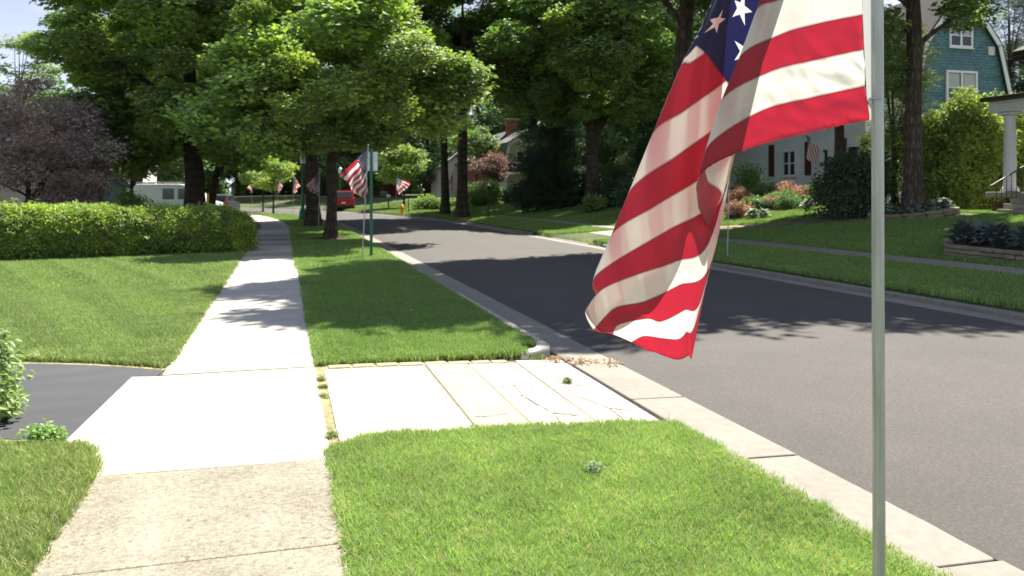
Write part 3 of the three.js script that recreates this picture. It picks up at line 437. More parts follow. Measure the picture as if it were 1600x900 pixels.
// the wooded end of the street
{ const W = [[-40, 95, 15, 8], [95, 84, 13, 6.5], [215, 88, 15, 8], [290, 110, 17, 9], [372, 122, 15, 7], [440, 128, 16, 8.5], [505, 112, 17, 9], [565, 96, 14, 7], [622, 105, 16, 8], [668, 90, 14, 7], [742, 112, 15, 8.5], [792, 118, 13, 7], [880, 92, 17, 9], [960, 84, 16, 8], [1060, 74, 16, 8], [1290, 70, 14, 7], [1400, 66, 13, 6], [1690, 66, 13, 6]];
  const L = ['behind the purple tree at the left edge', 'behind the beige house', 'behind the white house', 'above the white van', 'left of the street lamp', 'straight down the sidewalk', 'above the red car', 'between the red car and the sign post', 'behind the light green rounded tree', 'left of the two dark trunks', 'above the brick house', 'right of the brick chimney', 'behind the dark evergreen', 'behind the forked tree', 'behind the big flag', 'behind the white shuttered house', 'behind the conifer beside the garden tree', 'beyond the right edge of the porch'];
  W.forEach(([px, d, h, R], i) => { const [x, z] = sight(px, d); tree('woodland_tree', 'distant green tree ' + L[i], { x, z, r: 0.35, fork: h * 0.25, crown: [0, h * 0.55, 0, R * 0.85, h * 0.46, R * 0.85], lobes: 34, lobe: R * 0.30, per: 9, limbs: 4, dark: [0.054, 0.124, 0.031], light: [0.155, 0.279, 0.054], seed: 60 + i, leaf: 'far', size: 1.35, under: 0.95 }, 'trees at the end of the street'); });
}
{ // the far wood closing the view, one mass
  const r = rng(95), g = new THREE.Group(), lobes = []; g.name = 'distant_wood'; g.userData = { kind: 'stuff', label: 'far wood closing the end of the street', category: 'wood' }; scene.add(g);
  for (let i = 0; i < 330; i++) { const px = -250 + 2100 * r(), d = 128 + 30 * r(), [x, z] = sight(px, d), h = (px > 20 && px < 1500 ? 10 : 7) * Math.pow(r(), 0.9), R = 2.2 + 1.6 * r(); lobes.push([x, groundAt(x, z) * 0 + h + 1.2, z, R, R * 0.8]); }
  foliage(g, 'leaves', lobes, 2.6, 12, r, [0.06, 0.13, 0.03], [0.17, 0.29, 0.05], 'far', 2.0);
}
// hedge: dense clipped box with a rounded end at the pavement
{
  const t = thing('clipped_hedge', 'long clipped green hedge with rounded end along the left lawn', 'hedge', [-2.15, 0, -23.2], 0.252), Wd = 1.4, H = 1.17, T = 2.2;   // its length runs along -x
  const core = []; for (let i = 0; i <= 30; i++) core.push(V(-i * 0.6, 0.45, 0)); part(t, 'branches', tube(core, core.map((_, i) => i === 0 ? 0.35 : 0.42), 10, 0.3), M.bark);
  const bough = (seed, n, end) => { const r = rng(seed), out = { p: [], c: [] };
    for (let i = 0; i < n; i++) {
      const a = r() * Math.PI, nn = Math.pow(Math.abs(Math.cos(a)), 0.6) * Math.sign(Math.cos(a)), m = Math.pow(Math.sin(a), 0.52), depth = r() < 0.02 ? 1.02 + 0.06 * r() : 1 - 0.28 * r() * r(); let x, z, h;
      if (end) { const b = r() * Math.PI - Math.PI / 2; x = Math.cos(b) * Wd * Math.abs(nn) * depth * 0.95; z = Math.sin(b) * Wd * Math.abs(nn) * depth; h = m * H * 0.95 * depth; } else { x = -(r() * (T + 0.2) - 0.1); z = nn * Wd * depth; h = m * H * depth; }
      const lump = 0.07 * noise(x * 1.6 + seed, h * 1.6, z * 1.6) + 0.05 * noise(x * 5, h * 5, z * 5 + seed), old = r() < 0.035, tone = r() * 0.55 + 0.45 * Math.max(0, noise(x * 2 + seed, h * 3, z * 2) + 0.35);
      spray(out, r, 'fine', x + (end ? lump * 0.7 : 0), Math.max(0.05, h * (1 + lump * 0.7)), z * (1 + lump), 0.75 + 0.6 * r(), () => { const v = 0.75 + 0.5 * r(); return (old ? [0.2, 0.09, 0.05] : mix3([0.055, 0.14, 0.010], [0.48, 0.66, 0.035], Math.min(1, tone))).map(q => q * v); });
    } return soup(out); };
  many(t, 'foliage', bough(1, 2300, true), M.leaf, [[new THREE.Matrix4(), rgb(1, 1, 1)], [new THREE.Matrix4().makeTranslation(-17.5, 0, 0).multiply(new THREE.Matrix4().makeRotationY(Math.PI)), rgb(1, 1, 1)], [new THREE.Matrix4().makeTranslation(-17.5, -3, 0), rgb(1, 1, 1)], ...[0, 1, 2, 3, 4, 5].map(() => [new THREE.Matrix4().makeTranslation(-17.4, -3, 0), rgb(1, 1, 1)])].slice(0, 2));
  const A = bough(2, 4200, false), B = bough(3, 4200, false), put = k => { const mir = k > 3; return [new THREE.Matrix4().makeTranslation(-k * T - (mir ? T : 0), 0, 0).multiply(new THREE.Matrix4().makeRotationY(mir ? Math.PI : 0)).multiply(new THREE.Matrix4().makeScale(1, 0.98 + 0.04 * (k % 3), 1)), rgb(1, 1, 1)]; };
  for (let k = 0; k < 8; k++) { const [m] = put(k), o = part(t, 'foliage', k % 2 ? B : A, M.leaf); o.userData.kind = 'stuff'; o.applyMatrix4(m); }
}
// shrubs
{ const [x, z] = sight(-42, 5.6); shrub('flowering_bush', 'small pale green bush at the left edge beside the driveway', x, z, 0.33, 0.66, 0.36, { seed: 100, leaf: 'fine', size: 0.9, per: 420, lobes: 20, lobe: 0.36, dark: [0.109, 0.202, 0.039], light: [0.341, 0.480, 0.124], category: 'bush' }); }
{ const [x, z] = sight(68, 5.12); shrub('weed', 'bright green weed growing at the driveway corner', x, z, 0.07, 0.085, 0.06, { seed: 101, leaf: 'fine', size: 0.42, per: 1500, lobes: 9, lobe: 0.5, stem: 0.12, dark: [0.139, 0.279, 0.031], light: [0.295, 0.500, 0.078], category: 'weed' }); }
{ shrub('weed', 'pale grey-green weed rosette in the near verge grass', 1.67, -4.19, 0.022, 0.028, 0.02, { seed: 102, y: 0.038, leaf: 'fine', size: 0.22, per: 2600, lobes: 5, lobe: 0.5, stem: 0.1, dark: [0.22, 0.33, 0.13], light: [0.36, 0.48, 0.22], category: 'weed' }); }
{ const k = [0]; for (const [q, s, n] of [[0.296, 7.0, 0], [0.298, 6.72, 1], [0.296, 6.42, 2], [0.30, 5.35, 3], [1.26, 5.35, 4], [2.36, 6.55, 5]]) { shrub('joint_weed', ['small weed at the far end of the sidewalk joint', 'second small weed in the sidewalk joint', 'third and thickest weed in the sidewalk joint', 'weed at the near end of the sidewalk joint', 'tiny weed where two apron slabs meet the grass', 'weed in the cracked apron slab by the gutter'][n], q, -s, 0.035, 0.022, 0.04, { seed: 110 + n, y: q > 1 ? -0.03 : 0.004, leaf: 'fine', size: 0.2, per: 4200, lobes: 5, lobe: 0.6, stem: 0.05, dark: [0.109, 0.186, 0.031], light: [0.310, 0.388, 0.078], category: 'weed', group: 'weeds in the paving joints' }); } }
{ const [x, z] = sight(207, 36); shrub('round_shrub', 'pale green shrub behind the hedge left of the van', x, z, 0.75, 1.9, 0.7, { seed: 120, per: 90, size: 1.3, dark: [0.139, 0.248, 0.046], light: [0.310, 0.480, 0.093] }); }
{ const [x, z] = sight(752, 58); shrub('large_shrub', 'rounded green shrub on the lawn before the brick house', x, z, 1.6, 2.0, 1.2, { seed: 121, per: 34, size: 1.8, lobes: 20, dark: [0.093, 0.186, 0.039], light: [0.264, 0.388, 0.078] }); }
{ const [x, z] = sight(800, 57); shrub('clipped_shrub', 'square dark shrub beside the cream house porch', x, z, 0.8, 0.95, 0.6, { seed: 122, per: 60, size: 1.2, lobe: 0.5, dark: D1, light: G1 }); }
{ const [x, z] = sight(932, 41); shrub('low_shrub', 'low bright shrub at the foot of the forked tree', x, z, 0.7, 0.95, 0.5, { seed: 123, per: 60, size: 1.3, dark: D1, light: G2 }); }
{ const [x, z] = sight(672, 60); shrub('low_shrub', 'low green shrub left of the two dark trunks', x, z, 1.4, 0.9, 0.8, { seed: 124, per: 40, size: 1.6, lobe: 0.5, dark: G1, light: G2 }); }
{ // planting in front of the white shuttered house
  const list = [[1158, 33, 0.62, 0.85, 'b', 'rounded rust-coloured barberry at the left end of the bed'], [1237, 33.5, 0.85, 1.0, 'b', 'largest rust-coloured barberry, in front of the white house window'], [1152, 29.5, 0.5, 0.55, 'b', 'low rust-coloured barberry nearest the lawn'], [1206, 31, 0.36, 0.55, 'b', 'small rust-coloured barberry amid the junipers'], [1195, 34, 0.6, 0.95, 'g', 'green box bush between the barberries'], [1293, 33.5, 1.1, 1.1, 'g', 'wide green bush right of the largest barberry'], [1180, 31, 0.55, 0.5, 'j', 'low green juniper left of centre in the bed'], [1240, 30.5, 0.8, 0.5, 'j', 'spreading green juniper at the right of the bed'], [1216, 32, 0.6, 0.75, 'j', 'green juniper behind the small barberry']];
  list.forEach(([px, d, w, h, k, l], i) => { const [x, z] = sight(px, d); const c = k === 'b' ? [[0.18, 0.085, 0.05], [0.5, 0.27, 0.15]] : k === 'g' ? [[0.05, 0.12, 0.022], [0.16, 0.29, 0.045]] : [[0.08, 0.18, 0.03], [0.2, 0.36, 0.07]]; shrub(k === 'b' ? 'barberry' : k === 'g' ? 'box_bush' : 'juniper', l, x, z, w, h, w * 0.8, { seed: 130 + i, per: 110, size: 0.9, lobes: 14, lobe: 0.45, dark: c[0], light: c[1], group: 'planting before the white house' }); });
}
{ const [x, z] = sight(1335, 26); shrub('dark_shrub', 'large dark broadleaf shrub just left of the flagpole', x, z, 1.3, 2.1, 1.1, { seed: 150, per: 50, size: 1.3, lobes: 26, lobe: 0.36, dark: [0.019, 0.046, 0.016], light: [0.078, 0.155, 0.039] }); }
{ const L = ['dark broadleaf shrub filling the gap under the evergreen', 'dark shrub between the evergreen and the forked trunk', 'dark shrub right of the forked trunk', 'dark shrub behind the left edge of the big flag']; [[838, 47, 1.3, 2.2], [897, 48, 1.2, 2.6], [968, 43, 1.3, 2.4], [1015, 36, 1.4, 2.0]].forEach(([px, d, w, h], i) => { const [x, z] = sight(px, d); shrub('dark_shrub', L[i], x, z, w, h, w * 0.8, { seed: 170 + i, per: 46, size: 1.5, lobes: 24, lobe: 0.38, dark: [0.015, 0.04, 0.013], light: [0.06, 0.12, 0.03] }); }); }
{ const [x, z] = sight(1170, 37); shrub('leafy_shrub', 'light leafy shrub at the corner of the white house', x, z, 0.9, 2.4, 0.9, { seed: 151, per: 50, size: 1.4, lobes: 18, dark: G1, light: G2 }); }
{ const a = [[1462, 28.5, 1.1, 3.5], [1510, 28, 1.4, 4.1], [1560, 29.5, 1.4, 4.4], [1600, 30, 1.2, 4.3], [1440, 30.5, 0.8, 3.6]]; const lab = ['tall sunlit shrub right behind the garden tree trunk', 'tallest full sunlit shrub below the teal house window', 'tall sunlit shrub left of the porch column', 'tall shrub behind the porch column', 'narrow tall shrub half hidden by the garden tree trunk']; a.forEach(([px, d, w, h], i) => { const [x, z] = sight(px, d); shrub('tall_shrub', lab[i], x, z, w, h, w * 0.7, { seed: 160 + i, per: 48, size: 1.3, lobes: 40, lobe: 0.36, dark: [0.070, 0.132, 0.022], light: [0.46, 0.60, 0.08], group: 'tall shrubs beside the teal house' }); }); }

// ───────────────────────── houses ─────────────────────────
/* windows sit in a wall that faces +z of their own frame; turn puts them on other walls */
function windowUnit(parent, x, y, z, w, h, turn = 0, o = {}) {
  const f = part(parent, 'window', frameGeo(w, h, o.trim ?? 0.1, 0.09), o.frame ?? M.white, [x, y, z], [0, turn, 0]);
  part(f, 'pane', box(w - 0.12, h - 0.12, 0.02, 0), M.glass, [0, 0, 0.025]);
  if (o.mullion) part(f, 'mullion', box(0.13, h - 0.16, 0.07, 0), o.frame ?? M.white, [0, 0, 0.05]);
  if (o.rails !== false) for (const sx of o.mullion ? [-1, 1] : [0]) part(f, 'sash_rail', box((o.mullion ? w / 2 : w) - 0.24, 0.06, 0.03, 0), o.frame ?? M.white, [sx * w / 4, 0, 0.05]);
  if (o.curtain) for (const sx of o.mullion ? [-1, 1] : [0]) part(f, 'curtain', box((o.mullion ? w / 2 : w) - 0.3, h * 0.42, 0.008, 0), o.curtain, [sx * w / 4, h * 0.2, 0.041]);
  if (o.sill !== false) part(f, 'sill', box(w + 0.12, 0.06, 0.14, 0.01), o.frame ?? M.white, [0, -h / 2 - 0.032, 0.07]);
  return f;
}
function gableHouse(name, label, cx, s0, s1, base, o) {       // gable ends face along the street; cx = q of the ridge, outline = half profile [[half width, height] ... to the ridge]
  const g = thing(name, label, 'house', [cx - shift((s0 + s1) / 2) * (o.straight ? 0 : 1), base, -(s0 + s1) / 2], o.turn ?? 0), P = o.outline, d = s1 - s0;
  const pts = [[-P[0][0], -0.6], ...P.map(p => [-p[0], p[1]]), ...[...P].reverse().map(p => [p[0], p[1]]), [P[0][0], -0.6]].filter((p, i, a) => !i || p[0] !== a[i - 1][0] || p[1] !== a[i - 1][1]);
  part(g, 'wall', prism(pts, d), o.wall);
  for (const sx of [-1, 1]) for (let i = 0; i < P.length - 1; i++) {
    const [x0, y0] = P[i], [x1, y1] = P[i + 1], len = Math.hypot(x1 - x0, y1 - y0) + (i === 0 ? 0.35 : 0.04), an = Math.atan2(y1 - y0, x0 - x1), k = i === 0 ? 0.175 : 0;
    const mx = (x0 + x1) / 2 + Math.cos(an) * k + Math.sin(an) * 0.09, my = (y0 + y1) / 2 - Math.sin(an) * k + Math.cos(an) * 0.09;
    part(g, 'roof_slope', box(len, 0.16, d + 0.6, 0.01), o.roof, [sx * mx, my, 0], [0, 0, -sx * an]);
    if (o.trim) part(g, 'rake_board', box(len, 0.24, 0.05, 0), o.trim, [sx * (mx - Math.sin(an) * 0.14), my - Math.cos(an) * 0.14, d / 2 + 0.30], [0, 0, -sx * an]);
  }
  return g;
}
{ // teal shingled house with gambrel gable
  const S0 = 36.5, base = lift(36), H = 11.1 - base;
  const out = [[4.2, 2.6], [3.22, 6.23], [2.54, 8.75], [0, 11.9]];
  const [hx, hz] = sight(1500, 45);
  const g = gableHouse('teal_house', 'teal shingled house with white-trimmed windows under a gambrel roof', hx, -hz, -hz + 9, base, { outline: out, wall: M.teal, roof: M.roofBrown, trim: M.white, straight: true });
  const zf = 4.5;
  // shingle courses, each a proud strip
  const half = y => { for (let i = 1; i < out.length; i++) if (y <= out[i][1]) { const f = (y - out[i - 1][1]) / (out[i][1] - out[i - 1][1]); return out[i - 1][0] + (out[i][0] - out[i - 1][0]) * f; } return 0; };
  for (let y = 3.0, i = 0; y < 11.6; y += 0.165, i++) { const hw = half(y + 0.165) - 0.06; if (hw < 0.2) break; part(g, 'shingle_course', box(hw * 2, 0.166, 0.06, 0, jr() * 20, i * 0.12), M.teal, [0, y + 0.08, zf + 0.022], [-0.24, 0, 0]); }
  windowUnit(g, 0.0, 6.27, zf + 0.075, 2.15, 1.95, 0, { mullion: true, trim: 0.13, curtain: std(0.42, 0.43, 0.41, 0.9) });
  windowUnit(g, -0.05, 9.2, zf + 0.075, 1.6, 1.35, 0, { mullion: true, trim: 0.12, curtain: std(0.36, 0.38, 0.40, 0.9) });
  part(g, 'attic_vent', box(0.7, 0.35, 0.06, 0), M.white, [0, 11.0, zf + 0.09]);
  const v = part(g, 'louvre_vent', box(0.42, 0.48, 0.06, 0.01), M.white, [2.1, 8.45, zf + 0.09]); for (let i = 0; i < 4; i++) part(v, 'louvre', box(0.36, 0.07, 0.03, 0), M.white, [0, -0.16 + i * 0.105, 0.04], [0.5, 0, 0]);
  part(g, 'chimney', box(0.62, 3.2, 0.8, 0.01), M.brick, [1.95, 9.9, 0]);
}
{ // white house with maroon shutters, its front along the street
  const base = 1.05, q = 26, s0 = 31.5, s1 = 45;
  const g = thing('white_house', 'white house with maroon shutters behind the shrub bed', 'house', [q, base, -(s0 + s1) / 2], 0), L = s1 - s0;
  part(g, 'wall', prism([[0, -0.6], [2.3, -0.6], [2.3, 4.6], [1.15, 5.5], [0, 4.6]], L), M.white);
  part(g, 'roof_slope', box(1.9, 0.16, L + 0.6, 0.01), M.roofGrey, [0.38, 5.0, 0], [0, 0, 0.664]); part(g, 'roof_slope', box(1.9, 0.16, L + 0.6, 0.01), M.roofGrey, [1.92, 5.0, 0], [0, 0, -0.664]);
  part(g, 'eave_board', box(0.06, 0.26, L + 0.6, 0), M.white, [-0.36, 4.3, 0]);
  const zOf = s => -(s - (s0 + s1) / 2), tn = -Math.PI / 2;
  const at = (px) => { const r = (px - 800) / FOCAL, zc = q / (r * CY + SY); return zc * (CY - r * SY); };
  for (const px of [1206, 1263, 1318, 1352]) { const sh = part(g, 'shutter', box(0.05, 1.75, 0.5, 0.01), M.maroon, [-0.03, 2.28, zOf(at(px))]); for (let i = 0; i < 8; i++) part(sh, 'slat', box(0.03, 0.05, 0.4, 0), M.maroon, [-0.03, -0.7 + i * 0.2, 0]); }
  windowUnit(g, -0.01, 2.08, zOf(at(1235)), 1.15, 1.4, tn, { mullion: true, trim: 0.09, frame: M.white });
  windowUnit(g, -0.01, 2.08, zOf(at(1335)), 0.9, 1.4, tn, { trim: 0.09 });
  const d = part(g, 'door', box(0.07, 2.05, 1.0, 0.01), M.white, [-0.02, 1.75, zOf(at(1285))]); part(d, 'sidelight', box(0.02, 1.6, 0.22, 0), M.glass, [-0.04, 0.1, 0.36]); part(d, 'handle', new THREE.SphereGeometry(0.045, 10, 8), M.black, [-0.06, 0, -0.4]);
}
{ // house at the right edge: porch with column, steps and railing
  const [cxp, czp] = sight(1578, 23.6), g = thing('porch_house', 'house at the right edge with white porch column and brown eaves', 'house', [cxp, lift(20.5), czp], 0), b = 0.62;
  part(g, 'porch_floor', box(4.2, 0.16, 7.2, 0.02), M.slab2, [1.7, b - 0.08, 3.1]); part(g, 'porch_base', box(4.0, b, 7.0, 0.02), M.brick, [1.75, (b - 0.16) / 2 - 0.2, 3.1]);
  const col = part(g, 'column', new THREE.LatheGeometry([[0.001, 0], [0.24, 0], [0.24, 0.09], [0.2, 0.12], [0.175, 0.2], [0.17, 0.9], [0.145, 2.12], [0.16, 2.16], [0.15, 2.2], [0.2, 2.26], [0.001, 2.27]].map(p => new THREE.Vector2(...p)), 24), M.white, [0, b, 0]);
  part(col, 'capital', box(0.46, 0.07, 0.46, 0.01), M.white, [0, 2.30, 0]);
  part(g, 'column', col.geometry, M.white, [0, b, 6.1]);
  part(g, 'entablature', box(0.42, 0.36, 7.3, 0.02), M.white, [0, b + 2.53, 3.1]); part(g, 'entablature', box(3.8, 0.36, 0.42, 0.02), M.white, [2.12, b + 2.53, 0]);
  part(g, 'porch_roof', box(4.6, 0.13, 7.9, 0.02), M.roofBrown, [1.8, b + 2.86, 3.35], [0, 0, 0.05]); part(g, 'soffit', box(4.3, 0.06, 7.6, 0), M.white, [1.85, b + 2.75, 3.35], [0, 0, 0.05]);
  part(g, 'wall', box(7, 7.0, 9.4, 0.02), M.beige, [7.2, 3.3, 4.2]);
  windowUnit(g, 3.66, 2.0, 2.2, 1.2, 1.5, -Math.PI / 2, {});
  for (let i = 0; i < 4; i++) part(g, 'step', box(0.34, 0.155, 1.5, 0.015), M.slab2, [-0.36 - 0.24 * i, b - 0.155 * (i + 1) + 0.06, 1.45]);
  const rail = (z) => { const r = part(g, 'railing', tube([V(0.0, b + 0.82, z), V(-1.25, b + 0.22, z), V(-1.4, b + 0.16, z)], [0.022, 0.022, 0.022], 8), M.black); for (let i = 0; i < 7; i++) part(r, 'baluster', cyl(0.011, 0.011, 0.72, 6), M.black, [-0.08 - i * 0.18, b + 0.40 - i * 0.088, z]); };
  rail(0.62); rail(2.28);
  // roof corner higher up
  part(g, 'upper_roof', box(9.6, 0.18, 12, 0.03), M.roofBrown, [5.65, 6.85, 4.9], [0, 0, 0.42]);
  part(g, 'gutter_pipe', tube([V(1.27, 4.73, -1.0), V(1.27, 4.73, 10.4)], [0.07, 0.07], 8), M.black); part(g, 'downpipe', tube([V(1.35, 4.65, -0.9), V(2.4, 4.3, -0.7), V(3.6, 4.0, -0.5), V(3.62, 0.2, -0.5)], [0.04, 0.04, 0.04, 0.04], 8), M.black);
}
{ // brick house and cream house far right
  const [bx, bz] = sight(797, 76), g = gableHouse('brick_house', 'red brick house with tall chimney and grey roof beyond the lawn', bx, -bz, -bz + 11, lift(20), { outline: [[3.2, 3.6], [0, 6.3]], wall: M.brick, roof: M.roofGrey, straight: true });
  part(g, 'chimney', box(1.15, 8.1, 0.7, 0.01), M.brick, [0.15, 3.3, 5.75]); part(g, 'chimney_cap', box(1.3, 0.16, 0.85, 0.02), M.stone[0], [0.15, 7.43, 5.75]);
  part(g, 'back_chimney', box(0.7, 1.4, 0.6, 0.01), M.brick, [-0.2, 6.3, -4.2]);
  windowUnit(g, -1.7, 2.2, 5.52, 0.9, 1.3, 0, {}); windowUnit(g, 1.8, 2.2, 5.52, 0.9, 1.3, 0, {});
  const [wx, wz] = sight(742, 84), w = gableHouse('white_roofed_house', 'house with sunlit pale roof left of the brick house', wx, -wz, -wz + 9, lift(18), { outline: [[3.4, 3.4], [0, 6.0]], wall: M.cream, roof: std(0.55, 0.55, 0.54, 0.8, { map: roofTex }), straight: true });
  windowUnit(w, -1.2, 1.8, 4.52, 1, 1.3, 0, {});
  const [cx, cz] = sight(829, 64), c = gableHouse('cream_house', 'cream house with slate-blue porch roof beside the dark evergreen', cx, -cz, -cz + 4, lift(18), { outline: [[2.2, 2.9], [1.9, 4.5], [0, 5.6]], wall: M.cream, roof: M.roofGrey, trim: M.white, straight: true });
  windowUnit(c, -0.9, 3.5, 2.02, 0.7, 1.0, 0, {}); windowUnit(c, 0.9, 3.5, 2.02, 0.7, 1.0, 0, {});
  part(c, 'porch_roof', box(4.6, 0.12, 2.2, 0.01), M.roofBlue, [-0.6, 2.62, 3.0], [0.28, 0, 0]); part(c, 'porch_beam', box(4.4, 0.25, 0.2, 0), M.white, [-0.6, 2.2, 3.9]);
  for (const x of [-2.6, -0.6, 1.4]) part(c, 'porch_post', box(0.2, 2.4, 0.2, 0.01), M.white, [x, 0.95, 3.9]);
}
{ // houses on the left, behind the trees
  const [x, z] = sight(62, 44), g = gableHouse('beige_house', 'beige house half hidden by the purple-leaved trees', x - 2.5, -z, -z + 9, 0, { outline: [[4.3, 3.2], [0, 4.9]], wall: M.beige, roof: M.roofBrown, trim: M.white, straight: true });
  windowUnit(g, 2.4, 1.2, 4.52, 1.0, 1.4, 0, {}); windowUnit(g, 0, 1.2, 4.52, 1.0, 1.4, 0, {});
  const [x2, z2] = sight(190, 68), h = gableHouse('white_house', 'bright white house left of the van', x2, -z2, -z2 + 8, 0, { outline: [[1.6, 3.9], [0, 4.9]], wall: M.white, roof: M.roofGrey, straight: true, turn: 0 });
  windowUnit(h, 0.4, 2.6, 4.02, 0.7, 1.0, 0, {}); part(h, 'wing', box(2.4, 2.5, 5, 0.01), M.white, [2.4, 1.0, 1.0]);
  const [x3, z3] = sight(172, 50), t = gableHouse('garden_shed', 'small blue-grey shed beside the purple tree', x3, -z3, -z3 + 2.2, 0, { outline: [[0.55, 2.1], [0, 2.7]], wall: M.shed, roof: M.roofGrey, straight: true }); part(t, 'door', box(0.6, 1.7, 0.04, 0), M.shed, [0, 0.85, 1.13]);
  const [x4, z4] = sight(378, 140), f = gableHouse('far_house', 'tiny white house at the far end of the sidewalk', x4, -z4, -z4 + 8, 0, { outline: [[1.8, 2.8], [0, 4.4]], wall: M.white, roof: M.roofGrey, straight: true }); windowUnit(f, 0, 1.5, 4.02, 1, 1.2, 0, {});
  const [x5, z5] = sight(585, 104), e = gableHouse('far_brick_house', 'low red brick house seen past the red car', x5, -z5, -z5 + 8, 0, { outline: [[3.6, 2.2], [0, 3.6]], wall: M.brick, roof: M.roofBrown, straight: true }); windowUnit(e, -1.2, 1.2, 4.02, 1, 1, 0, {}); windowUnit(e, 1.2, 1.2, 4.02, 1, 1, 0, {});
}

// ───────────────────────── vehicles ─────────────────────────
function wheelAt(g, x, y, z, R, W) { const w = part(g, 'wheel', new THREE.TorusGeometry(R * 0.78, R * 0.24, 8, 20), M.rubber, [x, y, z]); part(w, 'rim', (() => { const c = cyl(R * 0.58, R * 0.58, W * 0.5, 16); c.rotateX(Math.PI / 2); return c; })(), M.rim); return w; }
function car(name, label, x, z, turn, paint, S) {             // side outline in x (nose +) and y; S sizes
  const y0 = -0.03, g = thing(name, label, 'car', [x, y0, z], turn), { L, H, W, R } = S, h = L / 2;
  part(g, 'body', prism([[-h, 0.42], [-h + 0.06, 0.28], [h - 0.1, 0.28], [h, 0.45], [h - 0.04, 0.78], [h - 0.35, 0.94], [h * 0.34, 1.02], [-h + 0.02, 1.02], [-h - 0.03, 0.7]], W, 0.06), paint);
  const cab = prism([[h * 0.36, 1.0], [h * 0.06, H - 0.06], [-0.05, H], [-h + 0.42, H - 0.03], [-h + 0.05, 1.0]], W - 0.16, 0.07); part(g, 'cabin', cab, paint);
  for (const sz of [-1, 1]) { part(g, 'side_window', prism([[h * 0.28, 1.06], [h * 0.04, H - 0.13], [-h + 0.5, H - 0.11], [-h + 0.3, 1.06]], 0.02), M.glass, [0, 0, sz * (W / 2 - 0.075)]); for (const sx of [-1, 1]) wheelAt(g, sx * (h - 0.85), R, sz * (W / 2 - 0.11), R, 0.22); part(g, 'tail_light', box(0.06, 0.34, 0.2, 0.02), M.tail, [-h + 0.0, 0.88, sz * (W / 2 - 0.14)]); part(g, 'headlight', box(0.06, 0.16, 0.34, 0.02), M.lampGlass, [h - 0.06, 0.72, sz * (W / 2 - 0.25)]); part(g, 'mirror', box(0.1, 0.13, 0.2, 0.03), paint, [h * 0.24, 1.08, sz * (W / 2 + 0.06)]); }
  const slope = Math.atan2(0.37, H - 0.03 - 1.0); part(g, 'rear_window', box(0.03, (H - 1.0) * 0.72, W - 0.42, 0.01), M.glass, [-h + 0.205, (H + 1.02) / 2, 0], [0, 0, -slope]); part(g, 'windscreen', box(0.03, (H - 1.0) * 0.9, W - 0.4, 0.01), M.glass, [h * 0.23, (H + 1.0) / 2 - 0.03, 0], [0, 0, Math.atan2(h * 0.3, H - 1.06)]);
  part(g, 'bumper', box(0.16, 0.24, W - 0.06, 0.05), M.black, [-h - 0.03, 0.4, 0]); part(g, 'number_plate', box(0.02, 0.14, 0.34, 0), M.white, [-h - 0.045, 0.72, 0]);
  return g;
}
{ const [x, z] = sight(536, 70); car('red_car', 'red sport utility car driving away down the street', x, z, Math.PI / 2 - 0.05, M.red, { L: 4.5, H: 1.72, W: 1.86, R: 0.36 }); }
{ const [x, z] = sight(345, 54); car('dark_car', 'dark car parked behind the large tree trunk at left', x, z, 1.45, M.darkCar, { L: 4.4, H: 1.45, W: 1.75, R: 0.32 }); }
{ // white van, side on
  const [x, z] = sight(281, 43), g = thing('white_van', 'white panel van parked behind the hedge beside the large trunk', 'van', [x, 0, z], -YAW), L = 4.1, h = L / 2, W = 1.95, H = 2.02;
  part(g, 'body', prism([[-h, 0.4], [h - 0.05, 0.4], [h, 0.6], [h - 0.05, 1.02], [h - 0.75, 1.2], [h - 1.35, H - 0.06], [h - 1.7, H], [-h + 0.15, H], [-h, H - 0.18]], W, 0.07), M.vanWhite);
  part(g, 'side_window', prism([[h - 1.75, 1.22], [h - 0.95, 1.22], [h - 1.38, 1.78], [h - 1.75, 1.78]], 0.02), M.glass, [0, 0, W / 2]);
  part(g, 'side_window', prism([[h - 2.55, 1.22], [h - 1.95, 1.22], [h - 1.95, 1.78], [h - 2.55, 1.78]], 0.02), M.glass, [0, 0, W / 2]);
  part(g, 'trim_strip', box(L - 1.2, 0.07, 0.025, 0), std(0.42, 0.43, 0.44, 0.6), [-0.2, 0.82, W / 2 + 0.005]); part(g, 'bumper', box(0.14, 0.22, W, 0.04), M.black, [-h - 0.02, 0.46, 0]);
  for (const z2 of [-0.7, 0.7]) part(g, 'roof_rail', box(2.8, 0.05, 0.05, 0.01), std(0.4, 0.32, 0.3, 0.7), [-0.6, H + 0.09, z2]); for (const xx of [-1.7, -0.6, 0.5]) part(g, 'rack_bar', box(0.06, 0.06, 1.6, 0), M.black, [xx, H + 0.035, 0]);
  for (const sz of [-1, 1]) { for (const sx of [-1.35, 1.35]) wheelAt(g, sx, 0.34, sz * (W / 2 - 0.1), 0.35, 0.22); part(g, 'tail_light', box(0.05, 0.5, 0.12, 0.01), M.tail, [-h - 0.01, 1.0, sz * 0.85]); }
}

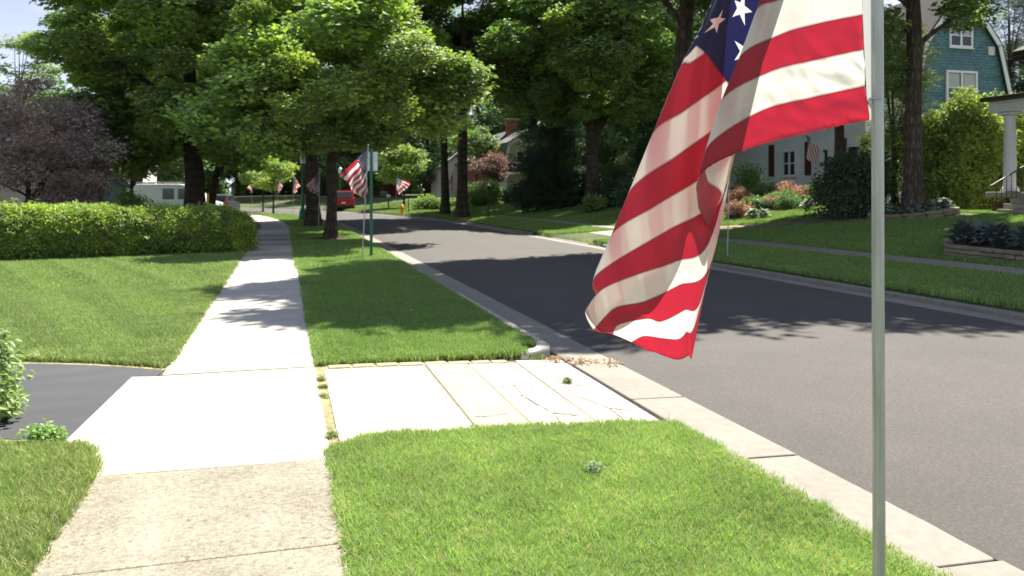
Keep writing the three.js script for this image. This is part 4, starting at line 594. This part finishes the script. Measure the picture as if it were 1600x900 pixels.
// ───────────────────────── street furniture ─────────────────────────
function streetLamp(label, x, z) {
  const g = thing('street_lamp', label, 'street lamp', [x, groundAt(x, z), z], 0, 'green street lamps');
  part(g, 'base', new THREE.LatheGeometry([[0.001, 0], [0.26, 0], [0.26, 0.12], [0.2, 0.2], [0.19, 0.5], [0.14, 0.62], [0.1, 0.75], [0.001, 0.76]].map(p => new THREE.Vector2(...p)), 14), M.green);
  part(g, 'post', cyl(0.058, 0.085, 2.45, 14), M.green, [0, 1.95, 0]); part(g, 'collar', new THREE.TorusGeometry(0.09, 0.03, 8, 16), M.green, [0, 3.1, 0], [Math.PI / 2, 0, 0]);
  const l = part(g, 'lantern', cyl(0.17, 0.11, 0.42, 10), M.lampGlass, [0, 3.38, 0]); part(l, 'cap', new THREE.ConeGeometry(0.23, 0.2, 10), M.green, [0, 0.31, 0]); part(l, 'finial', new THREE.SphereGeometry(0.04, 8, 6), M.green, [0, 0.43, 0]);
}
streetLamp('green street lamp on the left verge beside the old trunk', ...sight(473, 44.5)); streetLamp('distant green street lamp behind the red car', ...sight(531, 76));
{ const [x, z] = sight(580, 19.5), g = thing('street_sign', 'grey back of a street sign on a green post', 'sign', [x, 0, z], -0.35);
  const ps = new THREE.Shape([[-0.035, 0], [-0.035, 0.012], [-0.015, 0.012], [-0.012, 0.03], [0.012, 0.03], [0.015, 0.012], [0.035, 0.012], [0.035, 0]].map(p => new THREE.Vector2(...p))), pg = new THREE.ExtrudeGeometry(ps, { depth: 2.75, bevelEnabled: false }); pg.rotateX(-Math.PI / 2); part(g, 'post', metric(pg), M.green, [0, -0.1, 0]);
  const s = part(g, 'sign_plate', box(0.31, 0.46, 0.012, 0.005), M.sign, [0, 2.34, -0.02]); part(g, 'sticker', box(0.06, 0.13, 0.004, 0), M.white, [0.115, 2.22, -0.01]);
  for (const y of [2.2, 2.48]) part(g, 'bolt', cyl(0.012, 0.012, 0.03, 8), M.steel, [0, y, 0.03], [Math.PI / 2, 0, 0]); }
{ const [x, z] = sight(628, 54), g = thing('fire_hydrant', 'yellow fire hydrant on the far verge', 'hydrant', [x, groundAt(x, z), z]);
  part(g, 'barrel', new THREE.LatheGeometry([[0.001, 0], [0.17, 0], [0.17, 0.05], [0.12, 0.07], [0.115, 0.5], [0.15, 0.52], [0.15, 0.57], [0.001, 0.58]].map(p => new THREE.Vector2(...p)), 16), M.yellow); part(g, 'bonnet', new THREE.SphereGeometry(0.13, 14, 8, 0, 6.283, 0, 1.57), M.yellow, [0, 0.57, 0]); part(g, 'nut', cyl(0.03, 0.035, 0.07, 5), M.yellow, [0, 0.72, 0]);
  for (const s of [-1, 1]) part(g, 'hose_cap', cyl(0.06, 0.06, 0.1, 10), M.yellow, [s * 0.15, 0.42, 0], [0, 0, Math.PI / 2]); part(g, 'pumper_cap', cyl(0.075, 0.075, 0.1, 10), M.yellow, [0, 0.38, 0.15], [Math.PI / 2, 0, 0]); }
{ const [x, z] = sight(763, 44), g = thing('garden_lamp', 'black lamp post on the lawn right of the two dark trunks', 'lamp post', [x, groundAt(x, z), z]);
  part(g, 'post', cyl(0.035, 0.045, 1.5, 10), M.black, [0, 0.75, 0]); const l = part(g, 'lantern', cyl(0.13, 0.08, 0.28, 6), M.glass, [0, 1.64, 0]); part(l, 'cap', new THREE.ConeGeometry(0.17, 0.14, 6), M.black, [0, 0.21, 0]); }
{ const [x, z] = sight(638, 56), g = thing('marker_post', 'thin dark post right of the fire hydrant', 'post', [x, groundAt(x, z), z]); part(g, 'post', cyl(0.03, 0.035, 1.25, 8), M.black, [0, 0.6, 0]); part(g, 'cap', new THREE.SphereGeometry(0.045, 8, 6), M.black, [0, 1.24, 0]); }
{ const [x, z] = sight(607, 63), g = thing('mailbox', 'grey mailbox on a post left of the fire hydrant', 'mailbox', [x, groundAt(x, z), z]); part(g, 'post', box(0.1, 1.0, 0.1, 0.01), M.barkPale, [0, 0.5, 0]); const b = new THREE.CylinderGeometry(0.13, 0.13, 0.45, 12, 1, false, 0, Math.PI); b.rotateX(Math.PI / 2); b.rotateZ(0); part(g, 'box', box(0.26, 0.26, 0.46, 0.08), M.sign, [0, 1.12, 0]); }
{ const [x, z] = sight(323, 36.2), g = thing('yellow_marker', 'yellow plastic marker standing beside the large dark trunk', 'marker', [x, 0, z]); part(g, 'sleeve', tube([V(0, 0, 0), V(0.02, 0.7, 0), V(0.05, 1.55, 0)], [0.06, 0.06, 0.06], 8), M.yellow); part(g, 'wire', tube([V(0.05, 1.5, 0), V(0.1, 2.6, 0)], [0.01, 0.01], 6), M.black); }

// ───────────────────────── stone edging and hostas ─────────────────────────
const hostaLeaf = (() => { const p = [], n = 6; for (let i = 0; i < n; i++) { const a = i / n, b = (i + 1) / n, w = f => 0.075 * Math.sin(Math.PI * Math.pow(f, 0.75)), y = f => 0.09 * Math.sin(f * 2.6), L = 0.27; for (const s of [1, -1]) { const A = [a * L, y(a), 0], B = [b * L, y(b), 0], C = [a * L, y(a) + w(a) * 0.3, s * w(a)], D = [b * L, y(b) + w(b) * 0.3, s * w(b)]; if (s > 0) p.push(...A, ...C, ...B, ...B, ...C, ...D); else p.push(...A, ...B, ...C, ...B, ...D, ...C); } } return soup({ p, c: p.map(() => 1) }); })();
function hosta(label, x, y, z, R, c, edge, seed, group) {
  const r = rng(seed), g = thing('hosta', label, 'plant', [x, y, z], 0, group), e = new THREE.Euler(0, 0, 0, 'YZX'), q = new THREE.Quaternion(), list = [];
  for (let i = 0; i < 54; i++) { const a = i * 2.399, t = 0.15 + 0.9 * (i / 54), s = R / 0.3 * (0.7 + 0.5 * r()); q.setFromEuler(e.set((r() - 0.5) * 0.6, a, 1.15 - t)); const k = 0.8 + 0.4 * r(); list.push([new THREE.Matrix4().compose(V(Math.cos(a) * 0.05 * t, 0.03 + (1 - t) * R * 0.35, -Math.sin(a) * 0.05 * t), q, V(s, s, s)), r() < edge ? rgb(0.42 * k, 0.47 * k, 0.36 * k) : rgb(c[0] * k, c[1] * k, c[2] * k)]); }
  many(g, 'leaves', hostaLeaf, M.leaf, list);
}
function stoneRow(parent, P, courses, h, r, thick = 0.22) {     // dry-laid stones along a plan line
  for (let c = 0; c < courses; c++) for (let i = 0; i < P.length - 1; i++) {
    const [ax, az] = P[i], [bx, bz] = P[i + 1], L = Math.hypot(bx - ax, bz - az), an = Math.atan2(-(bz - az), bx - ax); let d = -0.12 * r();
    while (d < L - 0.05) { const l = Math.min(0.22 + 0.34 * r(), L - d + 0.06), f = (d + l / 2) / L, x = ax + (bx - ax) * f, z = az + (bz - az) * f; part(parent, 'stone', box(l - 0.012, h * (0.86 + 0.12 * r()), thick * (0.8 + 0.35 * r()), 0.02, r() * 9, r() * 9), M.stone[Math.floor(r() * 3)], [x, groundAt(x, z) + h * (c + 0.45), z], [(r() - 0.5) * 0.05, an + (r() - 0.5) * 0.1, (r() - 0.5) * 0.04]); d += l; }
  }
}
{ const g = thing('stone_bed', 'low dry-stone retaining wall of the raised bed at the right edge', 'stone wall', [0, 0, 0]), r = rng(200), P = [[13.15, -8.5], [13.15, -10.2], [13.2, -12], [13.3, -13.6], [13.8, -14.1], [14.8, -14.3]]; stoneRow(g, P, 3, 0.085, r);
  const e = ribbon([[V(13.2, 0.43, -8.5), V(15, 0.56, -8.5)], [V(13.25, 0.43, -12), V(15, 0.56, -12)], [V(13.5, 0.43, -13.9), V(15, 0.56, -14.2)]]); part(g, 'bed_soil', e, M.mulch);
  const L = ['at the corner of the stone bed', 'second from the corner of the stone bed', 'third from the corner of the stone bed', 'fourth from the corner of the stone bed', 'behind the corner hosta of the stone bed', 'behind the second hosta of the stone bed', 'behind the third hosta of the stone bed', 'last before the right edge of the stone bed'];
  [[13.55, 13.5], [13.6, 12.7], [13.55, 11.9], [13.6, 11.1], [14.25, 13.6], [14.3, 12.6], [14.3, 11.7], [13.7, 10.3]].forEach(([q, s], i) => hosta('dark blue-green hosta ' + L[i], q, 0.44, -s, 0.46, [0.05, 0.10, 0.085], 0, 210 + i, 'hostas in the stone bed')); }
{ const [x, z] = sight(1427, 24.1), g = thing('tree_ring', 'ring of pale stones round the big garden tree', 'stone ring', [0, 0, 0]), r = rng(220), P = []; for (let i = 0; i <= 14; i++) { const a = i / 14 * 6.283; P.push([x + Math.cos(a) * 1.25, z + Math.sin(a) * 1.05]); } stoneRow(g, P, 2, 0.1, r, 0.2);
  const L = ['left of', 'front left of', 'in front of', 'front right of', 'right of', 'behind and right of', 'behind and left of'];
  [[-0.9, 0.2], [-0.6, 0.68], [0.0, 0.78], [0.55, 0.62], [0.92, 0.15], [0.65, -0.5], [-0.7, -0.45]].forEach(([dx, dz], i) => hosta('white-edged hosta ' + L[i] + ' the garden tree trunk', x + dx, groundAt(x + dx, z + dz) + 0.1, z + dz, 0.30, [0.08, 0.15, 0.06], 0.4, 230 + i, 'hostas round the garden tree')); }
{ const L = ['left end of the white-flowered edging before the barberries', 'middle of the white-flowered edging before the barberries', 'right end of the white-flowered edging before the barberries']; [[1176, 28.5], [1192, 28.3], [1262, 29.5]].forEach(([px, d], i) => { const [x, z] = sight(px, d); hosta('pale hosta at the ' + L[i], x, groundAt(x, z), z, 0.32, [0.12, 0.2, 0.07], 0.6, 250 + i, 'hostas before the white house'); }); }
// dry leaf litter in the gutter
{ const r = rng(300), leaf = (() => { const o = { p: [], c: [] }; spray(o, r, 'litter', 0, 0, 0, 1, () => [1, 1, 1]); return soup(o); })(); [[2.55, 7.42, 'largest, at the kerb return'], [2.78, 7.28, 'middle one, in the gutter'], [2.98, 7.2, 'smallest, near the asphalt edge']].forEach(([q, s, l], n) => { const list = []; for (let i = 0; i < 30 - n * 7; i++) { const a = r() * 6.283, d = Math.pow(r(), 0.8) * 0.13, k = 0.6 + 0.9 * r(), v = 0.5 + r(); list.push([new THREE.Matrix4().compose(road(q + Math.cos(a) * d * 1.2, s + Math.sin(a) * d * 0.9, -0.044 + 0.014 * (1 - d / 0.14) * r() + (q < 2.6 ? 0.012 : 0)), new THREE.Quaternion().setFromEuler(new THREE.Euler(r() * 0.8, r() * 6.283, r() * 0.8)), V(k, k, k)), rgb(0.50 * v, 0.36 * v, 0.22 * v)]); } const o = many(scene, 'leaf_litter', leaf, M.leaf, list); o.userData.label = 'dry brown leaf litter, ' + l; o.userData.category = 'litter'; o.userData.group = 'litter at the driveway'; }); }

// ───────────────────────── flags ─────────────────────────
const flagTex = (() => {
  const w = 1900, h = 1000, c = document.createElement('canvas'); c.width = w; c.height = h; const x = c.getContext('2d');
  for (let i = 0; i < 13; i++) { x.fillStyle = i % 2 ? '#e4e1d8' : '#ad1d33'; x.fillRect(0, i * h / 13, w, h / 13 + 1); }
  x.fillStyle = '#181b48'; x.fillRect(0, 0, w * 0.4, h * 7 / 13);
  x.fillStyle = '#e4e1d8'; const R = 0.0308 * h * 1.05;
  for (let r = 0; r < 9; r++) for (let k = 0; k < (r % 2 ? 5 : 6); k++) { const cx = w * 0.4 * (k * 2 + (r % 2 ? 2 : 1)) / 12, cy = h * 7 / 13 * (r + 1) / 10; x.beginPath(); for (let i = 0; i < 10; i++) { const a = -Math.PI / 2 + i * Math.PI / 5, q = i % 2 ? R * 0.382 : R; x.lineTo(cx + Math.cos(a) * q, cy + Math.sin(a) * q); } x.closePath(); x.fill(); }
  x.fillStyle = 'rgba(70,20,25,0.28)'; for (let i = 1; i < 13; i++) x.fillRect(i < 7 ? w * 0.4 : 0, i * h / 13 - 3, w, 6); x.fillRect(w * 0.4 - 3, 0, 6, h * 7 / 13); x.fillStyle = 'rgba(60,20,25,0.22)'; x.fillRect(w - 30, 0, 30, h); x.fillRect(0, 0, w, 12); x.fillRect(0, h - 12, w, 12);   // sewn seams and hems are double cloth
  const t = new THREE.CanvasTexture(c); t.colorSpace = THREE.SRGBColorSpace; t.anisotropy = 8; return t;
})();
const weave = tex(256, 0.02, (x, y) => { const v = 0.5 + 0.25 * Math.sin(x * 6283 * 0.5) + 0.25 * Math.sin(y * 6283 * 0.5); return [v, v, v]; }, false);
M.flag = new THREE.MeshPhysicalMaterial({ map: flagTex, roughness: 0.88, transmission: 0.6, thickness: 0, side: THREE.DoubleSide });
M.canvas = new THREE.MeshPhysicalMaterial({ color: rgb(0.82, 0.82, 0.80), roughness: 0.9, transmission: 0.25, thickness: 0, side: THREE.DoubleSide });
function sheet(nu, nv, at) {                                  // at(i/nu, j/nv) -> [x, y, z, u, v]
  const p = [], uv = [], idx = [];
  for (let j = 0; j <= nv; j++) for (let i = 0; i <= nu; i++) { const a = at(i / nu, j / nv); p.push(a[0], a[1], a[2]); uv.push(a[3], 1 - a[4]); }
  for (let j = 0; j < nv; j++) for (let i = 0; i < nu; i++) { const a = j * (nu + 1) + i, b = a + nu + 1; idx.push(a, b, a + 1, a + 1, b, b + 1); }
  const g = new THREE.BufferGeometry(); g.setAttribute('position', new THREE.Float32BufferAttribute(p, 3)); g.setAttribute('uv', new THREE.Float32BufferAttribute(uv, 2)); g.setIndex(idx); g.computeVertexNormals(); return g;
}
function smallFlag(label, x, z, o = {}) {                     // pole in the grass, cloth drooping to one side
  const g = thing('flag', label, 'flag', [x, groundAt(x, z), z], o.turn ?? -YAW, 'flags along the street'), H = 2.62, tilt = o.tilt ?? 0.02;
  part(g, 'pole', tube([V(-tilt * 2, -0.1, 0), V(tilt, H, 0)], [0.0125, 0.0125], 10), M.steel); part(g, 'pole_cap', new THREE.SphereGeometry(0.02, 10, 8), M.steel, [tilt, H, 0]);
  const k0 = o.reach ?? 0.55, a0 = o.drop ?? 0.8, side = o.side ?? -1, ph = o.phase ?? 0;
  part(g, 'cloth', sheet(46, 26, (u, v) => { const k = k0 * (1 - 0.62 * v), a = a0 + (1.45 - a0) * v * 0.9, d = 1.52 * u * k, f = 0.07 * Math.min(1, u * 3) * Math.sin(7 * u + 3.2 * v + ph) + 0.05 * u * Math.sin(13 * u - 5 * v + ph * 2); return [tilt + side * (0.02 + d * Math.cos(a)) + 0.05 * u * Math.sin(9 * v + ph), H - 0.06 - 0.9 * v * (1 - 0.08 * u) - d * Math.sin(a) + 0.02 * u * Math.sin(10 * u), f * (1 + v), u, v]; }), M.flag);
}
smallFlag('drooping striped flag in front of the sign post', ...sight(572, 17.5), { tilt: 0.05, reach: 0.56, drop: 0.78 });
smallFlag('striped flag just left of the young maple trunk', ...sight(499, 34.5), { reach: 0.6, drop: 0.8, phase: 1 });
smallFlag('striped flag left of the green street lamp, nearer of two', ...sight(458, 46), { reach: 0.45, drop: 1.0, phase: 2, side: 1 });
smallFlag('striped flag left of the green street lamp, farther of two', ...sight(434, 55), { reach: 0.4, drop: 1.05, phase: 3, side: 1 });
smallFlag('distant striped flag at the far end of the sidewalk', ...sight(394, 84), { reach: 0.5, drop: 0.8, phase: 4 });
smallFlag('striped flag between the two dark trunks', ...sight(707, 46.5), { reach: 0.35, drop: 1.25, phase: 5 });
smallFlag('striped flag beside the fire hydrant', ...sight(619, 57), { reach: 0.7, drop: 0.35, phase: 6, side: 1 });
smallFlag('flagpole on the far verge mostly hidden behind the big flag', ...sight(1139, 18.2), { reach: 0.35, drop: 1.2, phase: 7 });
{ // flag on a short staff on the white house
  const q = 26, [x, z] = sight(1287, 38.4), g = thing('house_flag', 'striped flag on a slanted staff on the white house', 'flag', [x, 3.55, z], 0), e = V(-1.25, 0.75, 0.3);
  part(g, 'staff', tube([V(0, 0, 0), e], [0.015, 0.013], 8), M.white); part(g, 'bracket', box(0.06, 0.12, 0.06, 0.01), M.black, [0.0, 0, 0]);
  part(g, 'cloth', sheet(30, 16, (u, v) => { const b = e.clone().multiplyScalar(0.98 - 0.62 * v); return [b.x - 0.1 * u + 0.05 * Math.sin(7 * v + 4 * u), b.y - 1.1 * u, b.z + 0.25 * u + 0.06 * Math.sin(6 * v + 3 * u), u, v]; }), M.flag);
}
{ // the big flag close to the camera: hoist at the pole, folded back on itself, its fly end turned under
  const FLAG = [   // 14 stripe edges from the top; along each: x, y, z in mm from the pole, and how far along the cloth in thousandths
  [-35,2661,0,0, -84,2585,0,50, -118,2513,0,90, -147,2447,0,130, -173,2386,-10,170, -198,2316,-30,220, -221,2253,-40,260, -226,2239,-50,270, -231,2228,-60,280, -238,2216,-70,300, -287,1982,-65,660, -312,1600,-75,1000],
  [-35,2592,0,0, -88,2513,0,50, -127,2441,0,100, -160,2375,0,140, -190,2314,-10,180, -220,2242,-30,235, -251,2172,-40,285, -257,2158,-50,300, -264,2146,-60,310, -272,2134,-70,320, -328,1887,-65,680, -326,1531,-75,1000],
  [-35,2522,0,0, -92,2441,0,60, -137,2369,0,110, -173,2303,0,155, -207,2241,-10,200, -243,2162,-30,260, -280,2091,-40,315, -291,2074,-50,330, -299,2060,-60,340, -308,2045,-70,350, -342,1859,-65,700, -356,1600,-75,1000],
  [-35,2451,0,0, -95,2375,0,65, -145,2296,0,120, -187,2231,0,170, -223,2168,-10,220, -263,2088,-30,285, -307,2004,-40,345, -328,1977,-40,360, -339,1963,-50,370, -348,1947,-60,385, -376,1764,-65,720, -374,1545,-75,1000],
  [-35,2382,0,0, -88,2316,0,65, -134,2244,0,125, -173,2178,0,180, -210,2115,-10,235, -257,2035,-30,305, -314,1930,-40,375, -345,1893,-40,400, -375,1872,-40,420, -397,1855,-60,435, -417,1682,-65,740, -401,1490,-75,1000],
  [-35,2311,0,0, -86,2259,10,60, -125,2201,10,115, -157,2135,10,170, -177,2076,-10,225, -210,1995,-30,290, -267,1876,-40,375, -301,1835,-40,400, -390,1771,-30,460, -458,1715,-50,530, -462,1559,-65,770, -436,1435,-75,1000],
  [-35,2244,0,0, -99,2214,10,50, -148,2178,20,90, -177,2135,30,125, -193,2066,0,200, -220,1963,-40,300, -278,1769,-50,410, -334,1726,-40,450, -407,1676,-20,510, -506,1596,-50,600, -502,1477,-65,800, -479,1408,-75,1000],
  [-35,2174,0,0, -116,2152,20,60, -171,2129,30,100, -203,2100,40,130, -210,2020,0,200, -230,1898,-50,300, -291,1674,-50,450, -366,1623,-30,520, -458,1570,-10,600, -542,1508,-50,700, -530,1422,-65,850, -515,1369,-75,1000],
  [-35,2103,0,0, -122,2083,20,70, -194,2059,40,150, -238,2033,50,210, -236,1942,0,280, -254,1804,-60,360, -306,1593,-40,550, -366,1551,-20,650, -434,1518,-10,750, -574,1425,-40,850, -560,1371,-65,930, -552,1347,-75,1000],
  [-34,2034,0,0, -135,2013,20,70, -219,1985,40,150, -267,1957,50,210, -263,1850,0,280, -275,1716,-60,360, -342,1496,-20,550, -414,1457,-10,650, -487,1432,-10,750, -552,1405,-20,850, -578,1382,-30,930, -596,1350,-50,1000],
  [-32,1964,0,0, -141,1939,20,70, -219,1913,40,150, -300,1865,50,210, -292,1771,0,280, -282,1668,-60,360, -342,1443,-20,550, -408,1407,-10,650, -474,1375,-10,750, -532,1361,-20,850, -557,1339,-30,930, -578,1309,-50,1000],
  [-29,1893,0,0, -141,1867,20,70, -232,1842,40,150, -331,1787,50,210, -327,1711,10,280, -286,1652,-60,360, -354,1382,-30,550, -395,1354,-20,650, -442,1331,-20,750, -472,1337,-20,850, -529,1325,-20,930, -540,1301,-40,1000],
  [-25,1818,0,0, -141,1792,20,70, -253,1762,40,150, -360,1692,50,210, -354,1626,10,280, -305,1570,-50,360, -364,1331,-40,550, -388,1306,-30,650, -404,1292,-30,750, -437,1294,-30,850, -475,1299,-30,930, -500,1284,-40,1000],
  [-18,1748,0,0, -141,1722,20,70, -277,1687,40,150, -373,1638,50,210, -375,1577,20,280, -336,1486,-40,360, -368,1266,-50,550, -379,1254,-50,650, -402,1247,-40,750, -429,1254,-40,850, -449,1262,-40,930, -466,1266,-40,1000],
  ];
  const [x, z] = sight(1372, 1.65), g = thing('large_flag', 'large striped flag hanging from the near steel pole at right', 'flag', [x, 0, z], -YAW);
  part(g, 'pole', tube([V(0.006, -0.15, 0), V(0, 1.4, 0), V(-0.004, 2.76, 0)], [0.0122, 0.0122, 0.0122], 28), M.steel); part(g, 'pole_cap', new THREE.SphereGeometry(0.016, 14, 10), M.steel, [-0.004, 2.76, 0]);
  const K = 11, N = 13, get = (k, i) => { const r = FLAG[Math.max(0, Math.min(N, k))], o = Math.max(0, Math.min(K, i)) * 4; return [r[o], r[o + 1], r[o + 2], r[o + 3]]; };
  const cr = (a, b, c, d, t) => 0.5 * (2 * b + (c - a) * t + (2 * a - 5 * b + 4 * c - d) * t * t + (3 * b - a - 3 * c + d) * t * t * t);
  const spot = (f, v) => {
    const a = f * K, i = Math.min(K - 1, Math.floor(a)), s = a - i, b = v * N, k = Math.min(N - 1, Math.floor(b)), t = b - k, out = [];
    for (let n = 0; n < 4; n++) { const c = []; for (let m = -1; m < 3; m++) c.push(cr(get(k + m, i - 1)[n], get(k + m, i)[n], get(k + m, i + 1)[n], get(k + m, i + 2)[n], s)); out.push(cr(...c, t)); }
    return out;
  };
  const cloth = sheet(176, 156, (f, v) => {
    const [X, Y, Z, u] = spot(f, v); let dz = 0, dy = 0;
    const nearHoist = Math.exp(-f * 4.5);
    dz += 2.2 * noise(f * 16, v * 5, 1.5) + 1.4 * noise(f * 9 + v * 12, v * 16 - f * 7, 4.2) + 9.0 * Math.max(0, 1 - Math.abs(v - 0.91) * 6) * nearHoist * noise(f * 40 + v * 22, v * 30, 7.7);
    if (v > 0.985 && f < 0.3) { dz += 2.0 * Math.sin(f * 520); dy += 1.5 * Math.sin(f * 520 + 1); }
    return [X / 1000, (Y + dy) / 1000, (Z + dz) / 1000, Math.max(0, Math.min(1, u / 1000)), v];
  });
  const c = part(g, 'cloth', cloth, M.flag);
  part(g, 'header', sheet(3, 60, (f, v) => { const [X, Y, Z] = spot(0, v); return [(X + f * 24) / 1000, Y / 1000 - 0.001, Z / 1000 + 0.0015, f, v]; }), M.canvas);
  for (const v of [0.025, 0.955]) { const [X, Y, Z] = spot(0, v); part(g, 'grommet', new THREE.TorusGeometry(0.0075, 0.0025, 8, 16), std(0.5, 0.5, 0.48, 0.3, { metalness: 0.9 }), [(X + 9) / 1000, Y / 1000, Z / 1000 + 0.003]); }
  for (const y of [2.63, 1.79]) part(g, 'clip', new THREE.TorusGeometry(0.0135, 0.0014, 6, 18), M.steel, [-0.002, y, 0], [Math.PI / 2, 0, 0]);
}
renderer.render(scene, camera);
